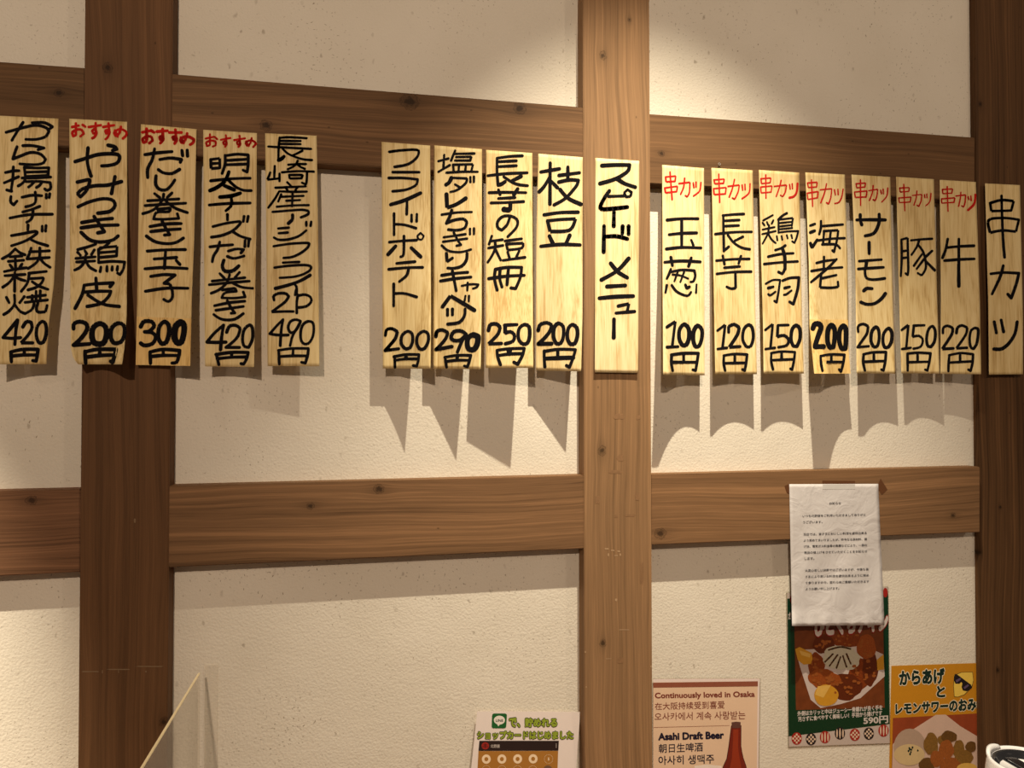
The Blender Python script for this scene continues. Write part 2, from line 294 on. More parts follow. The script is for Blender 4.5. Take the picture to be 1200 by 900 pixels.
# handwriting: block letter -> (x0, y0, scale) of the measured crop; each strip lists colour|block|strokes
BLK = {'A':(0,120,5.625),'B':(0,280,5.625),'C':(150,130,5.625),'D':(150,280,5.625),
 'E':(300,145,9),'F':(300,240,9),'G':(300,335,9),'H':(440,160,6.4286),'I':(440,300,6.4286),
 'J':(560,170,6.4286),'K':(560,300,6.4286),'L':(690,180,6.4286),'M':(690,310,6.4286),
 'N':(825,190,7.5),'O':(825,310,6.925),'P':(935,195,7.5),'Q':(935,310,6.925),
 'R':(1045,200,7.497),'S':(1045,310,6.923)}
STRIPS = [
 dict(read='から揚げチーズ鉄板焼 420円', en='fried chicken cheese iron plate', L=[(-4,135.4),(-8,300),(-14,427)], R=[(68.4,139),(65.8,280),(63,333),(57,380),(54.2,426.7)], curl=(.020,.012,-.020),
  ink=["K|A|17:40 197 130 172 230 150 300 165 322 190 300 225 240 243 170 243;152 132 120 180 78 250;212 133 290 133 345 160 325 175;150 285 215 285 290 300 250 312;112 292 98 330 85 372 130 355 200 330 265 340 300 375 280 402 220 410 130 405;88 425 84 500 75 570 78 587 45 577;35 462 85 452 125 450;28 530 80 508 122 490;160 428 168 492;160 428 240 432 322 430 316 482;168 460 310 456;168 488 315 482;145 498 240 496 335 492;165 512 145 535 120 550;170 522 250 520 330 528 334 565 312 580 295 570;225 522 205 545 188 558;278 524 260 548 240 560;72 620 70 655 90 675 112 650;145 625 210 612 275 615;232 592 235 650 215 675 170 688;305 605 305 630;328 602 325 627;262 685 210 705 150 722;65 762 190 740 345 737;218 705 215 745 200 775 175 790;185 808 183 840;75 878 150 865 232 850 245 862 200 895 150 920 75 945;205 905 250 925 315 945;278 815 278 848;303 812 300 848",
   "K|B|17:100 65 60 105 15 130;100 65 130 90 165 105;65 118 145 112;55 148 155 140;100 115 103 205;65 170 80 190;145 165 128 190;28 215 100 200 175 190;205 60 195 95 178 130;195 85 325 78;178 132 325 122;262 60 260 120 235 160 185 195;262 125 290 160 330 187;32 242 165 234;98 222 96 345;92 248 60 288 18 318;105 252 130 265 165 275;190 226 305 214;192 232 180 290 140 345;198 262 288 256 275 288 240 318 185 336;212 282 260 312 315 332;42 385 60 420;160 380 130 420;95 370 95 430 60 475 25 498;95 430 130 475 165 492;180 385 300 370;238 345 238 408;265 342 264 405;165 418 312 402;212 372 212 408;225 428 210 465 165 492;250 422 240 460 252 482 300 480 310 438",
   "K|B|20:115 535 70 590 20 650 80 655 135 650;115 535 105 600 98 695;150 580 175 545 205 550 210 590 180 640 138 685 215 685;275 545 245 580 240 640 255 685 285 680 305 620 300 560 275 545;72 745 75 810;70 745 150 728 250 728 245 770 238 805 215 802;75 772 150 765 245 765;160 732 160 762"]),
 dict(read='やみつき鶏皮 200円', en='chicken skin', L=[(81.2,139),(81.8,280),(82.7,380),(83.2,408),(86,420),(92,427)], R=[(149,142.8),(149,280),(148.4,369),(145.8,408),(143,427)], curl=(.022,.03,-.004), head='おすすめ',
  ink=["R|A|15:475 162 518 152;500 138 500 215 482 222 475 198 500 180 535 180 552 205 530 224;545 148 562 160;585 162 665 150;630 136 632 200 615 205 606 188 622 175 636 195 625 225 608 236;680 162 752 150;715 138 720 195 700 205 694 186 714 180 722 200 708 232 695 242;758 185 775 225;797 162 785 205 762 220 750 200 775 180 805 178 832 195 830 218 810 238",
   "K|A|21:495 390 560 370 640 345 720 338 778 345 788 370 770 400 720 415 670 418;580 300 575 380 585 440 600 485;712 282 755 292 770 308 742 316;510 525 585 508 592 520 570 580 530 622 510 602 545 570 620 550 710 545 800 522;758 490 745 550 735 600;515 688 590 655 680 635 742 645 758 680 730 715 690 725 645 730;540 792 640 775 740 765;535 827 650 812 778 808;620 752 660 810 688 852 645 860;535 857 590 905 660 920 740 908 778 880",
   "K|B|17:632 34 570 55 512 70;512 88 530 108;560 78 572 98;622 72 603 102;500 128 628 118;505 152 625 145;565 108 560 145 530 185 492 205;565 145 590 185 632 210;718 25 690 50 648 72;650 68 650 150;660 58 772 48 768 112 655 122;655 90 765 82;650 155 735 148 822 152 812 200 790 235 775 225;665 185 660 215;705 180 705 212;740 182 738 206;775 180 772 206",
   "K|B|20:555 305 640 295 745 290 725 315;555 305 540 370 495 458;632 258 638 345;545 352 640 345 730 345 715 380 665 425 575 445;580 370 640 410 700 435 785 445",
   "K|B|24:485 592 488 560 525 545 568 560 572 600 530 660 485 700 590 692;775 556 735 590 730 650 750 688 795 680 820 630 815 570 775 556", "K|B|32:655 558 612 590 607 650 627 688 678 688 700 640 695 580 655 558",
   "K|B|22:560 740 565 818;560 745 640 728 765 728 755 770 740 815 728 806;565 780 660 768 750 765;658 732 656 765"]),
 dict(read='だし巻き玉子 300円', en='rolled omelette, price on a pasted patch', L=[(165.1,145.5),(162.4,254),(161,330),(159.2,427.6)], R=[(230.4,151.3),(227.5,280),(224.7,351),(222.9,428.8)], curl=(.010,.004,.004), head='おすすめ', patch=.80,
  ink=["R|C|17:95 140 148 130;122 118 122 195 102 207 94 187 120 168 152 170 162 195 140 212;152 128 172 142;190 136 260 130;228 120 231 185 212 188 207 170 226 164 233 188 213 212;273 142 352 142;312 123 318 185 300 190 292 172 312 168 321 188 308 214;348 175 365 210;390 148 375 195 352 208 344 190 365 172 400 170 433 187 430 207 410 222",
   "K|C|19:112 288 200 275 290 268;175 250 160 320 130 380 130 438;355 260 360 295;390 258 392 298;210 320 280 310 352 320 345 338;200 387 235 408 290 412 340 385;185 428 182 480 205 515 250 520 285 490 308 455;145 762 250 745 350 742;150 795 240 785 345 778;225 728 250 775 275 815 240 818;122 825 180 862 260 875 320 865 365 838",
   "K|C|17:175 545 210 572;290 540 258 570;130 592 335 580;112 624 240 615 380 608;235 548 225 590 170 650 98 677;250 595 310 640 392 670;195 648 278 640 268 664 190 668 168 712 240 714 335 708 325 678",
   "K|D|18:128 80 250 72 378 70;172 132 320 122;248 75 240 195;112 197 240 188 390 195;318 142 342 168;150 247 235 235 310 238 270 268 238 292 275 300 292 345 290 390 265 412 235 398;115 345 250 325 395 325",
   "K|D|23:84 578 105 545 155 545 175 575 140 608 105 612 160 618 182 650 160 690 110 702 84 688", "K|D|25:238 546 206 580 200 650 220 692 252 680 270 620 266 565 238 546","K|D|36:346 550 312 582 306 650 325 686 352 678 368 620 368 565 346 550",
   "K|D|20:145 745 148 820;145 745 230 728 340 735 335 770 320 812 290 818;150 775 230 768 330 768;232 730 232 765"]),
 dict(read='明太チーズだし巻き 420円', en='cod roe and cheese rolled omelette', L=[(238,152),(238.9,280),(240.3,429.3)], R=[(301.1,156),(300.2,280),(297.6,430.2)], curl=(.006,.008,.004), head='おすすめ',
  ink=["R|C|12:512 182 565 170;540 153 540 225 520 231 514 207 545 195 578 200 577 225 558 234;570 170 588 186;612 190 675 178;645 160 648 212 632 220 627 205 645 198 651 215 640 237;700 192 770 180;735 163 738 212 722 221 717 206 735 198 741 218 728 237;778 200 795 230;815 178 805 215 784 229 774 212 795 195 827 198 844 216 825 237",
   "K|C|17:545 320 548 380 605 375 605 312 545 320;548 347 600 344;640 292 640 350 620 412;640 295 720 285 792 290 792 350 785 402 758 390;645 326 785 318;640 355 785 350;545 460 680 447 805 443;655 450 710 500 760 522 812 525;535 620 660 610 805 607;680 568 682 620 645 658;655 682 656 718;560 762 650 740 735 728 740 742 690 790 620 820 550 832;690 795 740 825 805 845;765 695 760 728;792 695 786 730","K|C|22:665 402 640 460 590 502 540 525;635 492 700 520;740 542 680 560 605 568",
   "K|D|17:540 52 600 45 690 38;605 20 590 70 565 110 555 150;772 10 770 50;797 8 793 48;662 80 715 66 762 70 745 92;655 115 700 128 765 112;570 440 670 420 770 410;580 470 760 445;655 408 680 455 705 488 680 490;565 498 620 530 700 530 760 492","K|D|21:632 140 622 180 640 212 690 210 730 178","K|D|16:605 228 635 258;735 220 705 255;555 278 770 255;535 302 670 288 800 278;670 235 650 290 600 335 548 358;690 290 750 318 822 325;622 336 705 325 715 345 640 355 618 388 700 390 772 382 760 350",
   "K|D|19:630 568 570 620 520 680 580 682 645 680;630 568 618 640 610 730;650 615 670 575 710 570 740 590 725 640 690 680 645 715 735 715;800 568 765 600 755 660 765 705 795 715 820 660 820 590 800 568;583 760 598 828;580 762 680 748 792 748 782 790 762 825 745 822;588 790 680 780 785 778;683 750 683 778"]),
 dict(read='長崎産アジフライ 2P 490円', en='fried horse mackerel, two pieces', L=[(310.6,156.1),(312,273),(313.6,428.9)], R=[(371.1,159),(372.8,273),(374.2,429.2)], curl=(.006,.0,.004),
  ink=["K|E|22:250 145 240 240 235 385;250 148 350 142 535 152;255 180 470 182;255 212 470 215;130 240 300 250 580 265;280 262 330 310 400 345 500 375 590 383;490 285 440 310 390 332;198 445 192 575;150 515 120 590 190 582 250 575;248 525 248 605;340 432 440 425 525 425;440 390 410 440 335 480;440 430 470 455 515 475;275 512 440 500 610 505;350 540 355 578 480 575 492 540 350 540;538 510 535 600 525 640 485 622;330 618 368 655;205 675 350 668 525 660;312 672 335 705;440 665 415 702;245 712 390 718 535 715;245 712 200 790 130 885;265 745 235 820;270 770 390 765 500 760;385 740 380 870;320 812 465 805;220 875 380 862 555 858","K|E|34:238 385 268 370 295 345",
   "K|F|24:175 75 330 62 480 52 552 65 548 100 475 132;235 250 345 240;240 300 335 292;190 345 240 368 340 365 450 330 530 270;530 180 530 220;582 178 575 222;185 437 350 412 500 402 562 405 545 450 470 510 380 550 290 560;285 610 455 602;195 662 350 642 520 635 580 650 570 690 490 735 390 760 250 770;408 840 428 870 428 940","K|F|32:385 108 382 155 342 195;205 882 370 838 480 795 570 742",
   "K|G|26:425 40 412 95;190 150 182 108 235 80 310 80 345 110 310 165 240 220 165 275 280 270 395 270;440 95 430 180 430 285;440 105 510 92 570 115 582 165 530 215 440 228;285 355 220 420 145 505 230 518 340 518;285 360 268 450 255 630;470 372 420 355 365 375 340 430 355 485 395 490 440 440 470 375 435 440 385 530 360 630;545 375 495 410 472 480 475 570 510 612 560 600 600 530 610 440 595 385 545 375;240 680 245 825;235 680 380 660 552 660 545 730 520 815 480 805;245 745 390 738 530 738;392 668 388 735"]),
 dict(read='フライドポテト 200円', en='fried potato', L=[(447,166.2),(448,300),(448.6,431.9)], R=[(504.1,170.6),(505,370),(504.4,432.2)], curl=(.012,.004,.028),
  ink=["K|H|18:105 115 200 103 312 100 325 128 300 170 240 210 145 228;130 268 330 268;100 312 210 312 318 322 305 365 230 400 130 412;238 485 235 585;140 580 140 740;145 660 220 665 305 690;272 590 272 638;312 585 310 638;105 795 210 785 310 780;215 750 212 885 190 905","K|H|24:115 512 220 480 340 425;152 825 95 888;270 838 340 905","K|H|13:340 726 315 748 325 772 350 774 364 748 340 726",
   "K|I|19:160 55 298 42;100 100 230 88 355 85;250 92 235 145 180 192;138 210 137 375;145 282 220 282 310 308;145 755 147 838;140 758 230 742 328 742 322 790 310 830 285 825;150 785 230 775 322 775","K|I|24:230 748 230 770","K|I|21:75 598 85 555 125 547 165 570 150 620 110 670 72 712 175 698;240 567 200 600 195 660 225 700 260 690 280 640 275 585 240 567;360 567 318 600 312 660 335 703 370 695 398 640 395 585 360 567"]),
 dict(read='塩ダレちぎりキャベツ 290円', en='torn cabbage with salt sauce', L=[(508.9,170.3),(508,370),(508,432.2)], R=[(564.9,174.8),(564.4,370),(563.2,432.7)], curl=(.022,.0,.030),
  ink=["K|H|16:475 185 550 165;518 138 512 235;475 265 560 215;600 105 570 180;600 130 745 127;608 154 722 152 714 180 600 180;585 212 590 262;585 212 735 208 722 262;630 212 626 262;682 210 676 262;535 272 650 265 770 265;572 310 690 315 680 350 620 400 565 417;600 360 640 385;715 305 715 342;742 302 742 342;500 588 610 572 725 568;515 758 610 745 678 735;510 792 690 768;590 722 620 780 645 815 612 822;500 820 550 860 640 870 720 850;712 695 712 735;742 692 742 735","K|H|20:575 555 560 600 535 652 590 630 660 620 690 645 670 690 610 705 550 700","K|H|26:572 312 555 345 532 362;535 435 540 535 610 510 680 465",
   "K|I|20:535 -20 540 42 580 15;690 -20 685 30 650 75 590 92 545 90;500 145 600 130 695 122;490 188 600 170 720 158;580 115 595 190 608 260","K|I|15:650 224 720 212 775 215 762 235 735 245;695 200 692 258;678 300 672 335;705 300 703 340","K|I|26:505 382 565 300 650 350 745 408","K|I|21:543 402 543 445;580 400 580 442;675 400 670 450 630 500 545 513",
   "K|I|24:455 605 465 567 505 557 545 577 530 620 490 670 455 705 575 682;684 590 645 564 592 570 570 610 590 635 640 632 684 590 652 640 618 722","K|I|36:735 594 698 618 692 670 707 702 743 702 768 660 773 608 735 594","K|I|19:525 762 535 838;522 762 615 748 718 748 705 800 692 835 670 828;530 795 610 785 705 785","K|I|24:617 754 615 780"]),
 dict(read='長芋の短冊 250円', en='sliced long yam', L=[(569.6,175.6),(569,370),(569.3,431.1)], R=[(623.8,179.3),(624.6,378),(625,431.1)], curl=(.046,.0,.012),
  ink=["K|J|19:145 100 145 200 152 300;145 98 240 85 335 80;155 125 290 118;155 162 290 155;75 230 210 215 372 208;195 238 260 280 310 298 375 305;85 358 220 355 362 358;155 335 168 372;155 402 280 395;100 435 220 432 345 425;240 545 220 600 180 640 150 620 150 575 190 537 250 535 297 565 290 620 225 690","K|J|25:155 300 180 292 205 275;325 235 260 268;300 330 272 372;245 435 245 490 205 490","K|J|36:198 484 228 488",
   "K|J|18:105 685 85 745;105 722 185 712;80 775 190 755;130 722 130 780 105 835 75 882;135 790 172 866;205 722 330 705;215 745 340 738 330 775 225 790 215 745;225 805 238 850;312 795 290 845;190 868 355 845",
   "K|K|21:132 100 125 170 145 255;132 100 220 85 330 85 320 160 285 245 250 240;168 95 165 170 182 232;232 88 225 150 220 215;82 170 210 152 350 145;145 710 150 760 170 818;145 710 230 698 350 695 335 750 300 815 272 800;150 750 235 738 340 735;200 520 295 516","K|K|36:237 712 237 732","K|K|24:80 560 95 517 140 512 168 535 150 590 80 662 178 658;206 524 206 580 245 570 275 595 265 640 208 660;347 517 310 550 306 620 335 660 373 655 390 600 385 532 347 517"]),
 dict(read='枝豆 200円', en='edamame', L=[(630.8,180.1),(628.4,279),(628.1,434)], R=[(682.9,184.3),(682.6,370),(681,435.3)], curl=(.020,.0,.026),
  ink=["K|J|23:475 202 615 178;545 135 543 443;545 235 500 310 462 352;550 270 600 320;612 228 765 208;678 165 678 250;610 278 690 262 757 265 740 310 660 400 575 450;500 525 620 508 755 505;475 762 620 748 770 752","K|J|26:620 335 680 400 775 445;540 685 565 740;692 680 665 740","K|J|22:525 570 545 650 690 640 737 555 620 560 525 570",
   "K|K|25:455 560 470 517 520 502 557 520 540 570 500 620 455 662 555 660;605 507 575 540 570 610 590 660 625 655 645 600 642 530 605 507;710 517 680 550 675 620 695 663 730 658 750 600 745 540 710 517","K|K|21:500 715 500 770 505 835;500 718 610 702 735 705 720 760 690 838 668 825;602 708 602 760","K|K|27:508 772 610 768 720 765"]),
 dict(read='スピードメニュー', en='quick dishes, no price', L=[(697.8,185.1),(697,436.3)], R=[(749.1,188.6),(747.9,437.1)], curl=(.004,.001,.0),
  ink=["K|L|26:100 90 200 85 307 85 290 135 200 190 85 225;215 190 270 225 350 252;155 280 120 330 88 395 105 418 200 412 290 402;190 440 188 545;115 545 112 740;120 625 210 622 290 642;255 547 253 600;300 547 300 605","K|L|20:150 322 265 318","K|L|17:292 270 266 295 282 325 312 320 322 290 292 270",
   "K|M|26:300 -46 215 45 95 115;165 -10 220 55 290 98;138 165 275 157;80 253 200 242 335 237;190 412 188 550","K|M|21:222 312 302 295 290 350;205 365 345 353"]),
 dict(read='玉葱 100円', en='onion skewer', L=[(776,193.2),(777.1,439.1)], R=[(825,197.1),(825.8,439.9)], curl=(.016,.026,-.008), head='串カツ',
  ink=["R|L|11:612 138 628 345;578 175 655 168 650 208 582 212 578 175;572 258 668 245 662 285 578 295 572 258;680 225 762 215 758 290 742 325 728 316;722 185 715 250 692 305;787 220 792 255;808 215 808 250;845 218 835 280 790 318",
   "K|L|20:590 500 700 490 822 490;700 495 700 705;605 610 700 600 812 597;585 718 700 706 845 710;572 818 700 808 840 815;618 780 630 842;772 785 752 848","K|L|16:772 650 788 690",
   "K|M|17:618 35 605 70 588 105;620 55 700 40 795 45 802 85 788 125 768 130;588 155 578 210;625 155 665 205 740 235 770 208","K|M|14:632 75 690 82 748 105;670 55 645 125;718 55 690 130;812 150 808 212","K|M|20:728 152 738 178 758 168",
   "K|M|20:590 470 652 428 628 620;590 622 672 618;625 680 622 740 632 798;622 680 715 668 825 668 815 740 805 798 785 792;630 735 815 735;715 672 715 730","K|M|27:718 450 684 490 682 560 705 608 735 603 755 550 752 482 718 450;820 460 791 500 787 570 802 618 830 613 850 560 852 492 820 460"]),
 dict(read='長芋 120円', en='long yam skewer', L=[(833.8,196.7),(836.5,339),(838.3,438.5)], R=[(882.1,199.6),(885.4,368),(887,438.5)], curl=(.014,.016,.002), head='串カツ',
  ink=["R|N|12:130 105 138 352;88 155 178 148 172 185 95 190 88 155;85 232 195 222 188 278 90 285 85 232;212 212 310 200 300 260 270 325 250 315;268 152 250 230 222 305;335 200 340 245;360 195 362 240;405 190 395 270 335 320",
   "K|N|20:170 468 172 620 175 780;175 780 218 742;165 468 250 460 350 455;175 515 310 508;180 562 305 556;100 632 260 615 418 612;210 640 260 705 330 750 402 765;342 655 272 690;110 865 260 852 398 850;165 822 180 895;325 825 305 890",
   "K|O|19:165 25 290 15;105 75 240 60 382 57;255 65 257 190 220 195 185 180;110 535 172 488 150 680;112 685 185 675;162 740 160 800 172 860;160 738 250 725 350 730 342 800 330 860 312 850;165 800 340 797;250 730 250 795","K|O|23:200 548 200 502 245 485 285 510 270 570 205 670 292 665;358 490 322 530 315 610 345 668 380 660 400 590 390 510 358 490"]),
 dict(read='鶏手羽 150円', en='chicken wing skewer', L=[(889.3,199.1),(894.3,382),(894.9,437.8)], R=[(936.7,202.3),(939.8,367.8),(942,437.8)], curl=(.016,.014,.004), head='串カツ',
  ink=["R|N|11:543 112 545 315;500 145 588 138 582 180 505 188 500 145;498 218 598 208 590 262 502 270 498 218;618 212 725 200 715 260 692 302 672 290;678 160 660 230 635 300;752 195 758 235;775 190 778 232","R|N|17:822 188 815 260 790 300 752 312",
   "K|N|15:605 465 560 490 520 512;515 532 532 555;553 525 562 548;610 510 595 540;515 592 620 570;512 632 630 605;572 555 560 630 515 715;565 630 595 680 630 710;655 505 655 620;660 505 782 490 772 560;662 535 770 524;660 565 768 552;655 590 775 578;655 618 740 608 828 605 815 660 795 708 775 695;640 650 645 685;682 650 688 680;728 642 735 668;768 640 775 668","K|N|20:728 448 690 470 655 505;715 732 680 755 628 772;565 830 670 808 785 800;530 895 680 880 822 872","K|N|26:690 760 710 830 712 940",
   "K|O|20:658 20 650 50 635 75 605 60;522 190 562 180;655 190 695 180;638 130 700 108 770 105 760 200 725 320 695 302","K|O|16:502 155 560 125 618 125 605 220 590 305 572 295;522 240 540 248 580 220;650 245 670 240 710 210",
   "K|O|18:498 530 558 482 540 675;500 685 575 675;600 492 685 490;548 718 545 780 560 850;545 718 630 705 738 710 730 780 715 852 702 845;555 775 725 768","K|O|21:600 495 595 585 650 575 687 610 670 655 605 670;630 712 630 765","K|O|26:745 494 714 530 707 610 725 662 755 663 779 600 777 520 745 494"]),
 dict(read='海老 200円', en='prawn skewer, price on a patch', L=[(943.8,202),(948,310),(948.7,382),(954.2,437.8)], R=[(990.1,204.6),(993.5,310),(993.9,404),(996.7,437.8)], curl=(.026,.02,-.014), head='串カツ', patch=.73,
  ink=["R|P|11:120 118 130 350;85 145 170 138 165 180 92 185 85 145;82 235 178 220 172 275 88 290 82 235;198 205 298 195 290 270 270 330 252 318;252 152 235 230 202 318;322 205 330 250;352 200 355 248;398 200 385 270 360 315 325 325",
   "K|P|19:108 520 150 505;203 480 202 540 188 595;205 525 395 510;230 572 222 680;228 568 355 560 345 640 330 700 318 750 305 738;290 570 275 680;180 650 290 635 410 630;215 685 330 685 370 718;165 848 240 830 325 820;230 795 228 925","K|P|24:110 580 148 565;110 675 125 712 170 645",
   "K|Q|18:110 52 240 32 360 22;314 -44 240 30 108 142;190 75 180 185 270 188 328 180 325 140;200 110 312 85;185 740 188 800 200 862;185 742 270 728 378 732 368 800 350 868 335 850;190 790 370 790;272 735 272 785","K|Q|36:122 518 137 484 172 482 188 512 168 570 140 658;142 665 208 665","K|Q|34:272 492 245 530 241 620 260 674 288 668 298 600 298 522 272 492;367 498 341 532 336 620 356 684 386 680 391 600 389 522 367 498"]),
 dict(read='サーモン 200円', en='salmon skewer', L=[(997.9,204.6),(1002.4,310),(1003.9,437.5)], R=[(1043.3,207.3),(1046.9,367.8),(1049.1,437.8)], curl=(.016,.014,.0), head='串カツ',
  ink=["R|P|11:550 118 552 342;512 152 595 145 590 180 518 188 512 152;498 225 608 215 600 268 505 272 498 225;625 212 702 200 695 260 680 302 662 292;662 168 655 230 630 298;728 208 735 240;750 200 752 238;790 190 782 260 738 312",
   "K|P|25:518 470 640 468 768 470;548 425 550 475 562 512;715 420 712 500 670 585 592 610;626 667 627 765","K|P|20:540 832 735 818;610 835 600 890",
   "K|Q|20:490 35 600 28 695 22;555 -15 545 60 560 110 620 122 705 112","K|Q|24:535 212 560 193 602 195;512 305 560 322 625 315 680 275 710 235;632 507 600 545 594 620 615 668 645 660 660 600 655 530 632 507;735 517 697 560 691 630 705 673 735 668 760 620 762 550 735 517","K|Q|19:490 545 490 500 530 482 570 500 560 560 520 620 485 670 575 662;535 728 530 790 545 860;532 728 610 712 715 710 710 780 695 858 678 852;540 788 705 782;617 712 617 780"]),
 dict(read='豚 150円', en='pork skewer', L=[(1050.1,207.1),(1052.3,293),(1056.3,437.5)], R=[(1094.4,210),(1098.4,353),(1101,437.8)], curl=(.012,.014,.006), head='串カツ',
  ink=["R|R|10:106 120 115 352;70 152 155 148 150 182 75 188 70 152;62 240 170 232 162 275 68 280 62 240;182 218 265 208 258 265 238 315 222 302;222 178 215 240 195 302;288 210 292 238;308 205 310 238;345 200 335 270 300 308",
   "K|R|18:85 605 140 590 142 700 146 860 140 915 122 902;85 605 88 700 87 800 80 925;92 708 140 700;92 768 140 762;170 612 260 603 355 598;240 615 220 670 175 738;232 650 275 710 297 790 300 850 285 890 262 920 230 900;265 735 195 835;285 775 220 862","K|R|21:355 705 300 755;305 800 378 875",
   "K|S|18:82 530 135 490 118 675;85 685 155 675;178 495 265 492;180 495 170 585 220 578 252 610 235 665 178 682;128 725 130 860;128 722 210 715 315 720 305 790 290 860 272 852;135 792 300 788;210 720 210 785","K|S|21:330 500 297 530 283 600 292 658 320 666 348 620 353 540 330 500"]),
 dict(read='牛 220円', en='beef skewer', L=[(1101.3,210.7),(1102.8,353),(1102.1,438.1)], R=[(1143.7,213.3),(1148.3,353),(1150,438.6)], curl=(.014,.006,.010), head='串カツ',
  ink=["R|R|11:488 140 495 355;445 165 535 160 528 198 450 202 445 165;438 248 555 238 548 278 440 285 438 248;565 222 650 212 645 275 632 320 615 308;608 190 602 250 588 312;672 228 678 255;695 222 698 262","R|R|18:735 210 725 290 672 345",
   "K|R|22:492 600 475 690 447 765;490 675 600 665 722 660;465 790 600 780 725 775;590 600 590 900","K|S|24:543 0 545 175",
   "K|S|20:415 555 420 512 455 497 495 515 485 570 410 685 500 680;525 555 535 512 570 494 612 512 600 570 525 680 610 675;675 515 642 540 632 610 642 670 665 683 690 640 702 560 700 522 675 515","K|S|18:468 735 462 800 460 865;465 735 560 718 660 728 655 800 640 862 622 852;470 795 655 785;555 722 555 782"]),
 dict(read='串カツ', en='skewers, no price', L=[(1154.4,214.9),(1158.1,353),(1159.1,439)], R=[(1195.3,216.9),(1198.8,367.8),(1198.8,438.6)], curl=(.005,.001,.0),
  ink=["K|R|21:965 220 970 400 980 620 992 760;865 285 875 355 1050 350 1072 268 965 258 865 285;852 435 865 545 970 525 1092 535 1118 430 980 415 852 435",
   "K|S|21:805 75 900 65 1032 70 1010 160 970 272 942 240;905 10 880 100 815 238;832 465 850 555;888 450 908 545","K|S|24:1018 465 1000 560 950 640 890 685 830 685"]),
]
# ---------------------------------------------------------------- hand-written menu strips
def catmull(pts, n=5):
    """smooth through the points; sharp bends stay corners"""
    out = []
    N_ = len(pts)
    def turn(i):
        if i <= 0 or i >= N_-1: return 180
        a = (pts[i][0]-pts[i-1][0], pts[i][1]-pts[i-1][1]); b = (pts[i+1][0]-pts[i][0], pts[i+1][1]-pts[i][1])
        la, lb = math.hypot(*a), math.hypot(*b)
        if la*lb == 0: return 0
        return math.degrees(math.acos(max(-1, min(1, (a[0]*b[0]+a[1]*b[1])/la/lb))))
    closed = math.dist(pts[0], pts[-1]) < 1e-6 and N_ > 6
    for i in range(N_-1):
        p1, p2 = pts[i], pts[i+1]
        p0 = pts[i-1] if i > 0 else (pts[-2] if closed else p1); p3 = pts[i+2] if i+2 < N_ else (pts[1] if closed else p2)
        if i > 0 and turn(i) > 68: p0 = p1
        if i+1 < N_-1 and turn(i+1) > 68: p3 = p2
        for k in range(n):
            t = k/n
            out.append(tuple(.5*(2*p1[j] + (p2[j]-p0[j])*t + (2*p0[j]-5*p1[j]+4*p2[j]-p3[j])*t*t + (3*p1[j]-p0[j]-3*p2[j]+p3[j])*t**3) for j in (0, 1)))
    out.append(pts[-1])
    return out
def stroke_polys(pts, w, vs, fs, tip=.86):
    """ribbon with round ends in the plane, from a centre line and width"""
    if len(pts) > 2: pts = catmull(pts)
    else:
        a, b = pts; pts = [tuple(a[j]+(b[j]-a[j])*k/4 for j in (0, 1)) for k in range(5)]
    n = len(pts); r = w/2
    rs = [r*(tip + (1-tip)*(.5+.5*math.cos(i*1.7/n*3+w+pts[0][0]))) for i in range(n)]
    for i in range(n-1):
        (x0, y0), (x1, y1) = pts[i], pts[i+1]
        l = math.hypot(x1-x0, y1-y0)
        if l < 1e-9: continue
        nx, ny = -(y1-y0)/l, (x1-x0)/l; b = len(vs)
        vs += [(x0+nx*rs[i], y0+ny*rs[i]), (x0-nx*rs[i], y0-ny*rs[i]), (x1-nx*rs[i+1], y1-ny*rs[i+1]), (x1+nx*rs[i+1], y1+ny*rs[i+1])]
        fs.append((b, b+1, b+2, b+3))
    for i in range(n):
        if 0 < i < n-1 and i % 2: continue
        b = len(vs); K = 10
        vs += [(pts[i][0]+rs[i]*math.cos(2*PI*k/K), pts[i][1]+rs[i]*math.sin(2*PI*k/K)) for k in range(K)]
        fs.append(tuple(range(b, b+K)))
def edge_at(E, t):
    y0, y1 = E[0][1], E[-1][1]; y = y0+(y1-y0)*t
    for a, b in zip(E, E[1:]):
        if y <= b[1]+1e-9: break
    f = 0 if b[1] == a[1] else (y-a[1])/(b[1]-a[1])
    return (a[0]+(b[0]-a[0])*f, y)
